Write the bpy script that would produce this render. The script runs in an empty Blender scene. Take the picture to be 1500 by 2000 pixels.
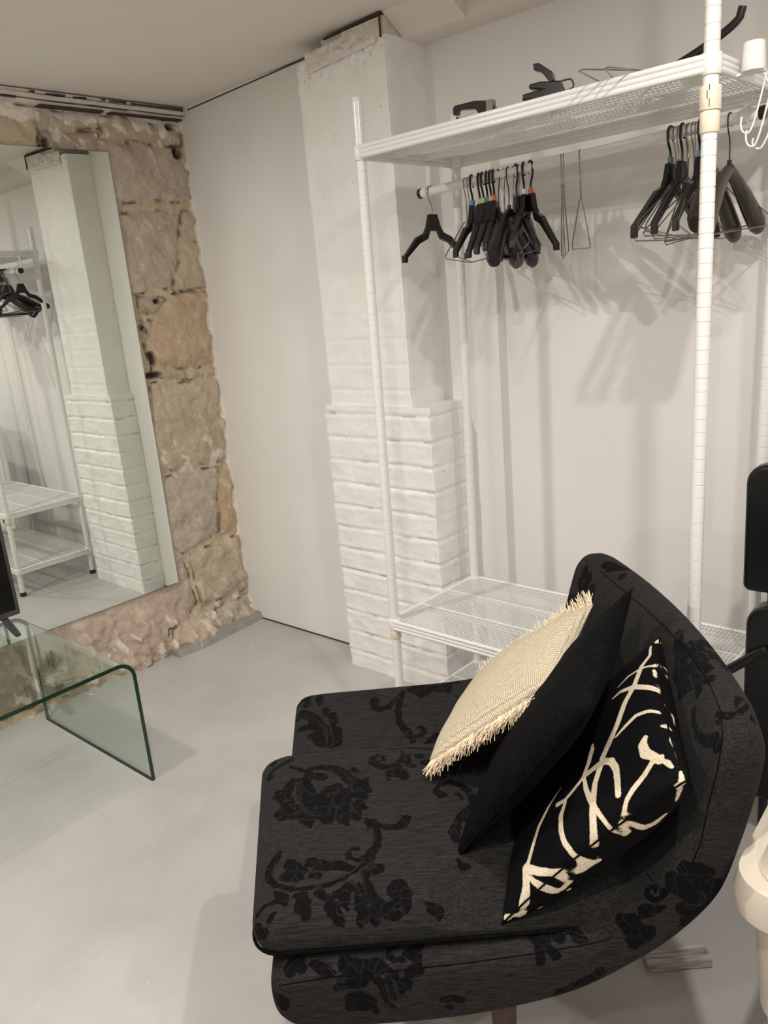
import bpy, math, random
import numpy as np
from mathutils import Vector, Matrix, noise

random.seed(7)
S = bpy.context.scene
COL = S.collection
PI = math.pi

# ---------------------------------------------------------------- camera
cam_d = bpy.data.cameras.new('camera')
cam = bpy.data.objects.new('camera', cam_d)
COL.objects.link(cam)
rgt = Vector((0.753191689, 0.652295836, -0.0849259754))
dwn = Vector((0.111742934, -0.254105868, -0.960699602))
fwd = Vector((-0.648240539, 0.714101078, -0.264279878))
rm = Matrix((rgt, -dwn, -fwd)).transposed()
cam.matrix_world = Matrix.Translation((2.7994, -2.1386, 1.39)) @ rm.to_4x4()
cam_d.sensor_fit = 'VERTICAL'
cam_d.sensor_height = 24.0
cam_d.lens = 1556.99 / 2000 * 24.0
cam_d.shift_x = -1.2 / 2000
cam_d.shift_y = 2.7 / 2000
cam_d.clip_start = 0.02
S.camera = cam

# ---------------------------------------------------------------- world, exposure, lights
w = bpy.data.worlds.new('world')
S.world = w
w.use_nodes = True
w.node_tree.nodes['Background'].inputs[0].default_value = (1.0, 0.93, 0.86, 1)
w.node_tree.nodes['Background'].inputs[1].default_value = 0.05
S.view_settings.view_transform = 'Standard'
S.view_settings.look = 'None'
S.view_settings.exposure = 0.70
S.view_settings.gamma = 1.0
S.view_settings.use_curve_mapping = False
S.cycles.use_denoising = True
S.cycles.max_bounces = 10
S.cycles.diffuse_bounces = 5
S.cycles.glossy_bounces = 6
S.cycles.transparent_max_bounces = 24
S.cycles.sample_clamp_indirect = 6.0
S.cycles.caustics_reflective = True
S.cycles.blur_glossy = 0.3


def lamp(name, loc, power, size, color):
    d = bpy.data.lights.new(name, 'AREA')
    d.shape = 'DISK'
    d.size = size
    d.energy = power
    d.color = color
    o = bpy.data.objects.new(name, d)
    COL.objects.link(o)
    o.location = loc
    return o


# small recessed downlights in the ceiling of the room, all facing straight down
lamp('ceiling_downlight', (0.82, -1.90, 2.15), 15, 0.055, (1.0, 0.955, 0.90))
lamp('ceiling_downlight', (2.60, -1.10, 2.15), 8, 0.055, (1.0, 0.945, 0.885))
lamp('ceiling_downlight', (2.45, -2.05, 2.15), 10, 0.055, (1.0, 0.945, 0.885))
lamp('ceiling_downlight', (3.90, -1.60, 2.15), 8, 0.06, (1.0, 0.945, 0.885))
lamp('ceiling_downlight', (1.9, -3.7, 2.15), 8, 0.08, (1.0, 0.95, 0.90))


# ---------------------------------------------------------------- materials
def srgb(r, g, b):
    f = lambda c: (c / 255) / 12.92 if c / 255 <= 0.04045 else ((c / 255 + 0.055) / 1.055) ** 2.4
    return (f(r), f(g), f(b), 1.0)


class NT:
    def __init__(self, name):
        self.m = bpy.data.materials.new(name)
        self.m.use_nodes = True
        self.t = self.m.node_tree
        self.b = self.t.nodes['Principled BSDF']
        self.out = self.t.nodes['Material Output']

    def n(self, typ, **kw):
        nd = self.t.nodes.new(typ)
        for k, v in kw.items():
            if k in ('inputs',):
                for kk, vv in v.items():
                    nd.inputs[kk].default_value = vv
            else:
                setattr(nd, k, v)
        return nd

    def l(self, a, b):
        self.t.links.new(a, b)

    def coord(self, scale=(1, 1, 1), rot=(0, 0, 0)):
        tc = self.n('ShaderNodeTexCoord')
        mp = self.n('ShaderNodeMapping')
        mp.inputs['Scale'].default_value = scale
        mp.inputs['Rotation'].default_value = rot
        self.l(tc.outputs['Object'], mp.inputs['Vector'])
        return mp.outputs['Vector']

    def noise(self, vec, scale, detail=4, rough=0.55, dist=0.0):
        nn = self.n('ShaderNodeTexNoise')
        nn.inputs['Scale'].default_value = scale
        nn.inputs['Detail'].default_value = detail
        nn.inputs['Roughness'].default_value = rough
        nn.inputs['Distortion'].default_value = dist
        self.l(vec, nn.inputs['Vector'])
        return nn.outputs['Fac']

    def ramp(self, fac, p0, c0, p1, c1):
        r = self.n('ShaderNodeValToRGB')
        e = r.color_ramp.elements
        e[0].position, e[0].color = p0, c0
        e[1].position, e[1].color = p1, c1
        self.l(fac, r.inputs['Fac'])
        return r.outputs['Color']

    def mix(self, fac, a, b, mode='MIX'):
        mx = self.n('ShaderNodeMix', data_type='RGBA', blend_type=mode)
        for sock, v in ((mx.inputs[0], fac), (mx.inputs[6], a), (mx.inputs[7], b)):
            if hasattr(v, 'is_output'):
                self.l(v, sock)
            else:
                sock.default_value = v
        return mx.outputs[2]

    def math(self, op, a, b=0.0, clamp=False):
        mx = self.n('ShaderNodeMath', operation=op, use_clamp=clamp)
        for sock, v in ((mx.inputs[0], a), (mx.inputs[1], b)):
            if hasattr(v, 'is_output'):
                self.l(v, sock)
            else:
                sock.default_value = v
        return mx.outputs[0]

    def bump(self, h, strength, dist=0.002, normal=None):
        b = self.n('ShaderNodeBump')
        b.inputs['Strength'].default_value = strength
        b.inputs['Distance'].default_value = dist
        self.l(h, b.inputs['Height'])
        if normal is not None:
            self.l(normal, b.inputs['Normal'])
        self.l(b.outputs['Normal'], self.b.inputs['Normal'])
        return b.outputs['Normal']

    def attr(self, name):
        a = self.n('ShaderNodeAttribute')
        a.attribute_name = name
        return a


WHITE = (1, 1, 1, 1)
BLACK = (0, 0, 0, 1)


def simple(name, col, rough=0.5, metal=0.0, spec=0.5, nscale=60, namt=0.08, bump=0.0, bscale=300, coat=0.0):
    t = NT(name)
    v = t.coord()
    f = t.noise(v, nscale, 3)
    dark = tuple(c * (1 - namt) for c in col[:3]) + (1,)
    t.l(t.ramp(f, 0.3, dark, 0.7, col), t.b.inputs['Base Color'])
    t.b.inputs['Roughness'].default_value = rough
    t.b.inputs['Metallic'].default_value = metal
    t.b.inputs['Specular IOR Level'].default_value = spec
    t.b.inputs['Coat Weight'].default_value = coat
    if bump:
        t.bump(t.noise(v, bscale, 3), bump)
    return t.m


M = {}
# smooth painted plasterboard
t = NT('white_wall_paint')
v = t.coord()
t.l(t.ramp(t.noise(v, 2.2, 3), 0.3, srgb(228, 226, 223), 0.7, srgb(234, 232, 229)), t.b.inputs['Base Color'])
t.b.inputs['Roughness'].default_value = 0.6
t.bump(t.noise(v, 260, 2), 0.05, 0.001)
M['wall'] = t.m
# ceiling
t = NT('ceiling_paint')
v = t.coord()
t.l(t.ramp(t.noise(v, 1.5, 3), 0.3, srgb(226, 219, 211), 0.7, srgb(231, 225, 218)), t.b.inputs['Base Color'])
t.b.inputs['Roughness'].default_value = 0.75
t.bump(t.noise(v, 200, 2), 0.05, 0.001)
M['ceiling'] = t.m
# painted brick
t = NT('painted_brick')
v = t.coord()
big = t.noise(v, 9, 5)
col = t.ramp(big, 0.3, srgb(238, 236, 233), 0.7, srgb(246, 245, 243))
sp = t.n('ShaderNodeTexVoronoi', feature='F1')
sp.inputs['Scale'].default_value = 11
t.l(v, sp.inputs['Vector'])
pit = t.ramp(sp.outputs['Distance'], 0.028, (1, 1, 1, 1), 0.06, (0, 0, 0, 1))
col = t.mix(t.math('MULTIPLY', pit, 0.5), col, srgb(150, 140, 126))
crk = t.attr('crack')
col = t.mix(crk.outputs['Fac'], col, srgb(120, 108, 92))
t.l(col, t.b.inputs['Base Color'])
t.b.inputs['Roughness'].default_value = 0.42
t.bump(t.noise(v, 70, 6, 0.6), 0.35, 0.004)
M['brick'] = t.m
# floor paint
t = NT('grey_floor_paint')
v = t.coord()
a1 = t.noise(v, 1.6, 5, 0.6)
c1 = t.ramp(a1, 0.34, srgb(170, 169, 167), 0.66, srgb(192, 189, 186))
fl = t.noise(v, 16, 6, 0.62, 0.4)
fl2 = t.ramp(fl, 0.69, BLACK, 0.705, WHITE)
c1 = t.mix(fl2, c1, srgb(226, 222, 212))
dk = t.noise(v, 23, 5, 0.7, 0.3)
dk2 = t.ramp(dk, 0.70, BLACK, 0.73, WHITE)
c1 = t.mix(t.math('MULTIPLY', dk2, 0.5), c1, srgb(110, 100, 88))
# faint straight seams of the old slab
br = t.n('ShaderNodeTexBrick')
br.inputs['Scale'].default_value = 1.0
br.inputs['Mortar Size'].default_value = 0.004
br.inputs['Brick Width'].default_value = 0.62
br.inputs['Row Height'].default_value = 0.62
br.inputs['Color1'].default_value = BLACK
br.inputs['Color2'].default_value = BLACK
br.inputs['Mortar'].default_value = WHITE
br.offset = 0.0
t.l(v, br.inputs['Vector'])
c1 = t.mix(t.math('MULTIPLY', br.outputs['Fac'], 0.05), c1, srgb(120, 116, 110))
t.l(c1, t.b.inputs['Base Color'])
rr = t.noise(v, 5, 5)
rg = t.n('ShaderNodeMapRange')
rg.inputs['To Min'].default_value = 0.33
rg.inputs['To Max'].default_value = 0.55
t.l(rr, rg.inputs['Value'])
t.l(rg.outputs['Result'], t.b.inputs['Roughness'])
hh = t.math('ADD', t.math('MULTIPLY', t.noise(v, 7, 6, 0.6), 1.0), t.math('MULTIPLY', t.noise(v, 80, 4), 0.12))
t.bump(hh, 0.35, 0.004)
M['floor'] = t.m
# sandstone: colour comes from the stones' own tint stored on the mesh
t = NT('sandstone')
v = t.coord()
a = t.attr('stone_tint')
n1 = t.noise(v, 14, 8, 0.65, 0.4)
c = t.mix(1.0, a.outputs['Color'], t.ramp(n1, 0.25, (0.90, 0.89, 0.89, 1), 0.7, (1.26, 1.25, 1.25, 1)), 'MULTIPLY')
n2 = t.noise(v, 75, 6, 0.7)
c = t.mix(1.0, c, t.ramp(n2, 0.3, (0.86, 0.86, 0.86, 1), 0.65, (1.08, 1.08, 1.08, 1)), 'MULTIPLY')
n3 = t.noise(v, 21, 7, 0.62, 1.2)
c = t.mix(t.ramp(n3, 0.635, BLACK, 0.665, WHITE), c, srgb(205, 196, 184))
hole = t.attr('hollow')
c = t.mix(hole.outputs['Fac'], c, srgb(62, 50, 38))
t.l(c, t.b.inputs['Base Color'])
t.b.inputs['Roughness'].default_value = 0.92
t.b.inputs['Specular IOR Level'].default_value = 0.2
h = t.math('ADD', t.math('MULTIPLY', n1, 1.0), t.math('MULTIPLY', n2, 0.35))
t.bump(h, 0.8, 0.010)
M['stone'] = t.m

M['plaster'] = simple('flaking_plaster', srgb(236, 231, 224), 0.8, nscale=30, namt=0.2, bump=0.6, bscale=60)
M['trimwood'] = simple('old_painted_timber', srgb(228, 221, 211), 0.7, nscale=24, namt=0.25, bump=0.4, bscale=50)
M['dark_gap'] = simple('dark_gap', srgb(70, 56, 44), 0.9)
M['kerb'] = simple('grey_kerb', srgb(160, 158, 152), 0.6, nscale=20, namt=0.25, bump=0.5, bscale=60)
M['white_metal'] = simple('white_enamel_steel', srgb(236, 235, 232), 0.22, spec=0.6, namt=0.02)
M['white_wire'] = simple('white_coated_wire', srgb(230, 230, 228), 0.3, namt=0.02)
M['cream_plastic'] = simple('aged_cream_plastic', srgb(232, 222, 200), 0.35, namt=0.05)
M['black_plastic'] = simple('black_plastic', srgb(24, 23, 23), 0.28, spec=0.5, namt=0.2)
M['brown_plastic'] = simple('dark_brown_plastic', srgb(54, 45, 39), 0.3, spec=0.5, namt=0.2)
M['steel_wire'] = simple('steel_wire', srgb(150, 143, 136), 0.3, metal=1.0)
M['dark_steel'] = simple('dark_steel', srgb(70, 68, 66), 0.35, metal=0.8)
M['blue'] = simple('blue_marker', srgb(50, 112, 165), 0.4)
M['green'] = simple('green_marker', srgb(20, 110, 80), 0.4)
M['lime'] = simple('yellow_green_marker', srgb(178, 188, 122), 0.4)
M['yellow'] = simple('yellow_marker', srgb(205, 175, 80), 0.4)
M['orange'] = simple('orange_marker', srgb(190, 92, 52), 0.4)
M['clearp'] = simple('pale_marker', srgb(200, 200, 200), 0.3)
M['black_leather'] = simple('black_vinyl', srgb(14, 14, 15), 0.30, spec=0.5, namt=0.2, bump=0.1, bscale=500)
M['bezel'] = simple('dark_grey_bezel', srgb(62, 60, 60), 0.35, namt=0.05)
M['screen'] = simple('tv_screen', srgb(5, 5, 6), 0.12, namt=0.05)
M['wood_leg'] = simple('brown_wood', srgb(74, 48, 34), 0.45, nscale=30, namt=0.35)
# grey weathered board
t = NT('whitewashed_wood')
v = t.coord((1.2, 14, 8))
t.l(t.ramp(t.noise(v, 9, 6, 0.6), 0.35, srgb(128, 118, 112), 0.6, srgb(196, 188, 184)), t.b.inputs['Base Color'])
t.b.inputs['Roughness'].default_value = 0.6
M['board'] = t.m
# translucent plastic of the bin
t = NT('translucent_plastic')
t.b.inputs['Base Color'].default_value = srgb(226, 216, 200)
t.b.inputs['Roughness'].default_value = 0.35
t.b.inputs['Subsurface Weight'].default_value = 0.15
t.b.inputs['Subsurface Radius'].default_value = (0.05, 0.04, 0.03)
v = t.coord()
t.l(t.ramp(t.noise(v, 6, 3), 0.3, srgb(208, 198, 182), 0.7, srgb(226, 216, 200)), t.b.inputs['Base Color'])
M['bin'] = t.m
M['binlid'] = simple('cream_lid_plastic', srgb(238, 230, 212), 0.4, nscale=9, namt=0.12)
# mirror
t = NT('mirror_silver')
t.b.inputs['Base Color'].default_value = (0.86, 0.905, 0.865, 1)
t.b.inputs['Metallic'].default_value = 1.0
t.b.inputs['Roughness'].default_value = 0.0
M['mirror'] = t.m
M['mirror_edge'] = simple('mirror_edge', srgb(88, 84, 72), 0.3)
# sheet glass: thin-walled faces
t = NT('clear_sheet_glass')
t.t.nodes.remove(t.b)
tr = t.n('ShaderNodeBsdfTransparent')
tr.inputs['Color'].default_value = (0.93, 0.968, 0.948, 1)
gl = t.n('ShaderNodeBsdfGlossy')
gl.inputs['Roughness'].default_value = 0.0
gl.inputs['Color'].default_value = (0.95, 1.0, 0.97, 1)
lw = t.n('ShaderNodeLayerWeight')
lw.inputs['Blend'].default_value = 0.5
fres = t.math('ADD', t.math('MULTIPLY', t.math('POWER', lw.outputs['Facing'], 5.0), 0.96), 0.04)
mx = t.n('ShaderNodeMixShader')
t.l(fres, mx.inputs[0])
t.l(tr.outputs[0], mx.inputs[1])
t.l(gl.outputs[0], mx.inputs[2])
t.l(mx.outputs[0], t.out.inputs['Surface'])
M['glass'] = t.m
M['glass_edge'] = simple('green_glass_edge', srgb(8, 48, 34), 0.12, spec=0.7)


# damask upholstery: dark velvet figure on a finely ribbed charcoal ground
def damask(name, rib_scale, rib_scale2=None):
    t = NT(name)
    v = t.coord(rib_scale)
    rib = t.noise(v, 1.0, 3, 0.6)
    v3 = t.coord(rib_scale2 or (320, 30, 320))
    rib2 = t.noise(v3, 1.0, 2, 0.5)
    g = t.ramp(rib, 0.34, srgb(22, 22, 22), 0.66, srgb(54, 53, 52))
    g = t.mix(0.35, g, t.ramp(rib2, 0.35, srgb(26, 26, 26), 0.65, srgb(46, 45, 44)))
    fig = t.attr('figure')
    f = t.n('ShaderNodeMapRange')
    f.inputs['From Min'].default_value = 0.0007
    f.inputs['From Max'].default_value = -0.0007
    vc = t.coord()
    lobes = t.math('MULTIPLY', t.math('SUBTRACT', t.noise(vc, 55, 3, 0.6), 0.55), 0.016)
    edge_d = t.math('ADD', fig.outputs['Fac'], lobes)
    t.l(edge_d, f.inputs['Value'])
    vo = t.n('ShaderNodeTexVoronoi', feature='DISTANCE_TO_EDGE')
    vo.inputs['Scale'].default_value = 26
    vo.inputs['Randomness'].default_value = 0.9
    wv_ = t.n('ShaderNodeVectorMath', operation='ADD')
    nz_ = t.n('ShaderNodeTexNoise')
    nz_.inputs['Scale'].default_value = 14
    t.l(vc, nz_.inputs['Vector'])
    sc_ = t.n('ShaderNodeVectorMath', operation='SCALE')
    sc_.inputs['Scale'].default_value = 0.09
    t.l(nz_.outputs['Color'], sc_.inputs[0])
    t.l(vc, wv_.inputs[0]); t.l(sc_.outputs[0], wv_.inputs[1])
    t.l(wv_.outputs[0], vo.inputs['Vector'])
    inner = t.ramp(vo.outputs['Distance'], 0.018, WHITE, 0.034, BLACK)
    vein = t.attr('vein')
    fv = t.n('ShaderNodeMapRange')
    fv.inputs['From Min'].default_value = 0.0004
    fv.inputs['From Max'].default_value = -0.0006
    t.l(vein.outputs['Fac'], fv.inputs['Value'])
    fac = t.math('SUBTRACT', f.outputs['Result'], t.math('MULTIPLY', t.math('MAXIMUM', fv.outputs['Result'], t.math('MULTIPLY', inner, 0.75)), 0.6), True)
    vv = t.coord()
    velvet = t.ramp(t.noise(vv, 160, 3), 0.3, srgb(8, 8, 9), 0.7, srgb(20, 19, 20))
    t.l(t.mix(fac, g, velvet), t.b.inputs['Base Color'])
    t.b.inputs['Roughness'].default_value = 0.95
    t.b.inputs['Specular IOR Level'].default_value = 0.05
    t.b.inputs['Sheen Weight'].default_value = 0.02
    hgt = t.math('ADD', t.math('MULTIPLY', rib, 0.6), t.math('MULTIPLY', fac, 0.9))
    t.bump(hgt, 0.45, 0.0015)
    return t.m


M['damask'] = damask('charcoal_damask', (34, 470, 470), (470, 120, 120))
M['damask_shell'] = damask('charcoal_damask_shell', (34, 450, 450), (450, 120, 120))
t = NT('black_velvet')
v = t.coord()
t.l(t.ramp(t.noise(v, 90, 5, 0.7), 0.35, srgb(5, 5, 6), 0.75, srgb(20, 19, 20)), t.b.inputs['Base Color'])
t.b.inputs['Roughness'].default_value = 0.9
t.b.inputs['Specular IOR Level'].default_value = 0.06
t.bump(t.noise(t.coord((1, 1, 1)), 130, 5, 0.7, 0.6), 0.5, 0.002)
M['velvet'] = t.m
# patterned knit: cream line work on black
t = NT('black_knit_cream_lines')
v = t.coord()
fig = t.attr('figure')
wv = t.noise(v, 420, 2)
dd = t.math('ADD', fig.outputs['Fac'], t.math('MULTIPLY', t.math('SUBTRACT', wv, 0.5), 0.0035))
f = t.n('ShaderNodeMapRange')
f.inputs['From Min'].default_value = 0.0006
f.inputs['From Max'].default_value = -0.0006
t.l(dd, f.inputs['Value'])
cream = t.ramp(wv, 0.3, srgb(196, 180, 152), 0.7, srgb(236, 224, 200))
blk = t.ramp(wv, 0.3, srgb(5, 5, 6), 0.7, srgb(15, 15, 17))
t.l(t.mix(f.outputs['Result'], blk, cream), t.b.inputs['Base Color'])
t.b.inputs['Roughness'].default_value = 0.95
t.b.inputs['Specular IOR Level'].default_value = 0.1
t.bump(wv, 0.5, 0.002)
M['knit'] = t.m
# cream chunky weave
t = NT('cream_weave')
v = t.coord((1, 1, 1))
wa = t.n('ShaderNodeTexWave', wave_type='BANDS', bands_direction='X')
wa.inputs['Scale'].default_value = 42
wa.inputs['Distortion'].default_value = 2.2
wa.inputs['Detail'].default_value = 2
wa.inputs['Detail Scale'].default_value = 3
t.l(v, wa.inputs['Vector'])
wb = t.n('ShaderNodeTexWave', wave_type='BANDS', bands_direction='Y')
wb.inputs['Scale'].default_value = 75
wb.inputs['Distortion'].default_value = 3
wb.inputs['Detail'].default_value = 2
t.l(v, wb.inputs['Vector'])
hh = t.math('MULTIPLY', wa.outputs['Fac'], t.math('ADD', wb.outputs['Fac'], 0.35))
fleck = t.ramp(t.noise(v, 120, 2), 0.68, BLACK, 0.74, WHITE)
c = t.ramp(hh, 0.05, srgb(206, 190, 160), 0.75, srgb(250, 240, 216))
c = t.mix(t.math('MULTIPLY', fleck, 0.55), c, srgb(150, 126, 92))
t.l(c, t.b.inputs['Base Color'])
t.b.inputs['Roughness'].default_value = 0.95
t.bump(hh, 0.9, 0.004)
M['weave'] = t.m
M['cotton'] = simple('grey_cotton_backing', srgb(196, 190, 178), 0.9, nscale=12, namt=0.12, bump=0.3, bscale=200)
M['fringe'] = simple('cream_thread', srgb(240, 222, 194), 0.9, namt=0.15)


# ---------------------------------------------------------------- mesh helpers
def link(name, verts, faces, mat, parent=None, smooth=False, mats=None, fmat=None):
    me = bpy.data.meshes.new(name)
    me.from_pydata([tuple(p) for p in verts], [], faces)
    for mm in (mats or [mat]):
        me.materials.append(mm)
    if fmat is not None:
        me.polygons.foreach_set('material_index', fmat)
    if smooth:
        me.polygons.foreach_set('use_smooth', [True] * len(me.polygons))
    me.update()
    o = bpy.data.objects.new(name, me)
    COL.objects.link(o)
    if parent is not None:
        o.parent = parent
    return o


def empty(name, loc=(0, 0, 0), rz=0.0, label=None, cat=None, group=None):
    o = bpy.data.objects.new(name, None)
    COL.objects.link(o)
    o.location = loc
    o.rotation_euler = (0, 0, rz)
    o.empty_display_size = 0.05
    tag(o, label, cat, group)
    return o


def tag(o, label=None, cat=None, group=None, kind=None):
    if label:
        o['label'] = label
    if cat:
        o['category'] = cat
    if group:
        o['group'] = group
    if kind:
        o['kind'] = kind
    return o


def structure(o):
    o['kind'] = 'structure'
    return o


class MB:
    def __init__(self):
        self.v = []
        self.f = []

    def box(self, lo, hi):
        x0, y0, z0 = lo
        x1, y1, z1 = hi
        self.hexa([(x0, y0, z0), (x1, y0, z0), (x1, y1, z0), (x0, y1, z0), (x0, y0, z1), (x1, y0, z1), (x1, y1, z1), (x0, y1, z1)])

    def hexa(self, p):
        b = len(self.v)
        self.v += [tuple(q) for q in p]
        for q in ((0, 3, 2, 1), (4, 5, 6, 7), (0, 1, 5, 4), (1, 2, 6, 5), (2, 3, 7, 6), (3, 0, 4, 7)):
            self.f.append(tuple(b + i for i in q))

    def tube(self, pts, r, seg=8, closed=False, cap=True, flat=None):
        pts = [Vector(p) for p in pts]
        n = len(pts)
        rs = r if hasattr(r, '__len__') else [r] * n
        b = len(self.v)
        up = None
        for i, p in enumerate(pts):
            if closed:
                d = pts[(i + 1) % n] - pts[i - 1]
            else:
                d = pts[min(i + 1, n - 1)] - pts[max(i - 1, 0)]
            if d.length < 1e-9:
                d = Vector((0, 0, 1))
            d.normalize()
            if up is None:
                a = Vector((0, 0, 1)) if abs(d.z) < 0.9 else Vector((1, 0, 0))
                up = (a - d * a.dot(d)).normalized()
            else:
                up = (up - d * up.dot(d))
                if up.length < 1e-6:
                    a = Vector((0, 0, 1)) if abs(d.z) < 0.9 else Vector((1, 0, 0))
                    up = a - d * a.dot(d)
                up.normalize()
            sd = d.cross(up)
            ku, ks = flat if flat else (1, 1)
            for k in range(seg):
                a = 2 * PI * k / seg
                self.v.append(tuple(p + up * (math.cos(a) * rs[i] * ku) + sd * (math.sin(a) * rs[i] * ks)))
        m = n if closed else n - 1
        for i in range(m):
            for k in range(seg):
                i2 = (i + 1) % n
                self.f.append((b + i * seg + k, b + i2 * seg + k, b + i2 * seg + (k + 1) % seg, b + i * seg + (k + 1) % seg))
        if cap and not closed:
            self.f.append(tuple(b + k for k in range(seg)))
            self.f.append(tuple(b + (n - 1) * seg + k for k in reversed(range(seg))))

    def lathe(self, prof, c0, axis=(0, 0, 1), seg=20):
        c0 = Vector(c0)
        ax = Vector(axis).normalized()
        a = Vector((1, 0, 0)) if abs(ax.x) < 0.9 else Vector((0, 1, 0))
        u = (a - ax * a.dot(ax)).normalized()
        s = ax.cross(u)
        b = len(self.v)
        for r, h in prof:
            for k in range(seg):
                t = 2 * PI * k / seg
                self.v.append(tuple(c0 + ax * h + (u * math.cos(t) + s * math.sin(t)) * r))
        n = len(prof)
        for i in range(n - 1):
            for k in range(seg):
                self.f.append((b + i * seg + k, b + i * seg + (k + 1) % seg, b + (i + 1) * seg + (k + 1) % seg, b + (i + 1) * seg + k))
        self.f.append(tuple(b + k for k in reversed(range(seg))))
        self.f.append(tuple(b + (n - 1) * seg + k for k in range(seg)))

    def prism(self, poly, f0, f1):
        # poly of 2-D points, f0/f1 map a 2-D point to 3-D
        b = len(self.v)
        n = len(poly)
        self.v += [tuple(f0(p)) for p in poly] + [tuple(f1(p)) for p in poly]
        self.f.append(tuple(b + i for i in reversed(range(n))))
        self.f.append(tuple(b + n + i for i in range(n)))
        for i in range(n):
            j = (i + 1) % n
            self.f.append((b + i, b + j, b + n + j, b + n + i))

    def build(self, name, mat, parent=None, smooth=False):
        o = link(name, self.v, self.f, mat, parent, smooth)
        return o


def bevel(o, width, seg=2):
    m = o.modifiers.new('bevel', 'BEVEL')
    m.width = width
    m.segments = seg
    m.limit_method = 'ANGLE'
    m.angle_limit = math.radians(35)
    return o


def autosmooth(o, ang=40):
    me = o.data
    me.polygons.foreach_set('use_smooth', [True] * len(me.polygons))
    me.set_sharp_from_angle(angle=math.radians(ang))
    return o


def catmull(P, step):
    P = [Vector(p) for p in P]
    n = len(P)
    out = []
    for i in range(n):
        p0, p1, p2, p3 = P[i - 1], P[i], P[(i + 1) % n], P[(i + 2) % n]
        k = max(1, int((p2 - p1).length / step))
        for j in range(k):
            t = j / k
            out.append(0.5 * ((2 * p1) + (p2 - p0) * t + (2 * p0 - 5 * p1 + 4 * p2 - p3) * t * t + (3 * p1 - p0 - 3 * p2 + p3) * t ** 3))
    return out


def smooth_path(P, step=0.01):
    P = [Vector(p) for p in P]
    out = []
    n = len(P)
    for i in range(n - 1):
        p0, p1, p2, p3 = P[max(i - 1, 0)], P[i], P[i + 1], P[min(i + 2, n - 1)]
        k = max(1, int((p2 - p1).length / step))
        for j in range(k):
            t = j / k
            out.append(0.5 * ((2 * p1) + (p2 - p0) * t + (2 * p0 - 5 * p1 + 4 * p2 - p3) * t * t + (3 * p1 - p0 - 3 * p2 + p3) * t ** 3))
    out.append(P[-1])
    return out


def seg_field(V, strokes):
    """V: (n,3) array; strokes: list of [(x,y,z,r), ...]; returns min(distance - radius)."""
    out = np.full(len(V), 0.05, dtype=np.float64)
    for st in strokes:
        st = np.array(st, dtype=np.float64)
        rmax = st[:, 3].max() + 0.02
        lo = st[:, :3].min(0) - rmax
        hi = st[:, :3].max(0) + rmax
        idx = np.nonzero(((V >= lo) & (V <= hi)).all(1))[0]
        if len(idx) == 0:
            continue
        P = V[idx]
        best = out[idx]
        if len(st) == 1:
            best = np.minimum(best, np.linalg.norm(P - st[0, :3], axis=1) - st[0, 3])
        for a, b in zip(st[:-1], st[1:]):
            d = b[:3] - a[:3]
            L = (d * d).sum() + 1e-12
            tt = np.clip(((P - a[:3]) @ d) / L, 0, 1)
            q = P - a[:3] - tt[:, None] * d
            best = np.minimum(best, np.sqrt((q * q).sum(1)) - (a[3] + tt * (b[3] - a[3])))
        out[idx] = best
    return out


def set_attr(o, name, arr):
    a = o.data.attributes.new(name, 'FLOAT', 'POINT')
    a.data.foreach_set('value', np.asarray(arr, dtype=np.float32))


def verts_of(o):
    n = len(o.data.vertices)
    c = np.empty(n * 3)
    o.data.vertices.foreach_get('co', c)
    return c.reshape(-1, 3)


def remeshed(o, voxel, smooth=6):
    m = o.modifiers.new('remesh', 'REMESH')
    m.mode = 'VOXEL'
    m.voxel_size = voxel
    m.use_smooth_shade = True
    s = o.modifiers.new('smooth', 'SMOOTH')
    s.factor = 0.5
    s.iterations = smooth
    dg = bpy.context.evaluated_depsgraph_get()
    me = bpy.data.meshes.new_from_object(o.evaluated_get(dg))
    old = o.data
    o.modifiers.clear()
    me.name = old.name
    o.data = me
    me.polygons.foreach_set('use_smooth', [True] * len(me.polygons))
    return o


def fbm(x, y, z, sc, oct=4):
    return noise.fractal(Vector((x * sc, y * sc, z * sc)), 1.0, 2.0, oct)


# ---------------------------------------------------------------- the room
XM, AM = -0.031, -0.0159          # plane of the mirror on the stone wall: x = XM - tan(AM) * y


def wall_x(y):
    return XM - 0.012 + 0.0159 * y


X1, Y0 = 4.6, -4.4                # right wall, wall behind the photographer
YW = 0.066                        # alcove wall behind the rack
mb = MB(); mb.box((-0.5, Y0 - 0.1, -0.1), (X1 + 0.1, 0.3, 0.0)); structure(mb.build('floor', M['floor']))
# ceiling, slightly rising away from the stone wall
zc = lambda x: 2.156 + 0.037 * min(max(x, 0), 0.7)
mb = MB()
for xa, xb in ((-0.5, 0.7), (0.7, X1 + 0.1)):
    mb.hexa([(xa, Y0 - 0.1, zc(xa)), (xb, Y0 - 0.1, zc(xb)), (xb, 0.3, zc(xb)), (xa, 0.3, zc(xa)),
             (xa, Y0 - 0.1, 2.3), (xb, Y0 - 0.1, 2.3), (xb, 0.3, 2.3), (xa, 0.3, 2.3)])
structure(mb.build('ceiling', M['ceiling']))
mb = MB(); mb.box((-0.2, 0.0, 0.004), (0.76, 0.1, 2.176)); structure(mb.build('wall_back', M['wall']))
mb = MB(); mb.box((1.0, YW, 0.0), (X1, YW + 0.12, 2.2)); structure(mb.build('wall_alcove', M['wall']))
mb = MB(); mb.box((X1, Y0, 0.0), (X1 + 0.1, YW, 2.2)); structure(mb.build('wall_right', M['wall']))
mb = MB(); mb.box((-0.3, Y0 - 0.1, 0.0), (X1 + 0.1, Y0, 2.2)); structure(mb.build('wall_front', M['wall']))
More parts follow.
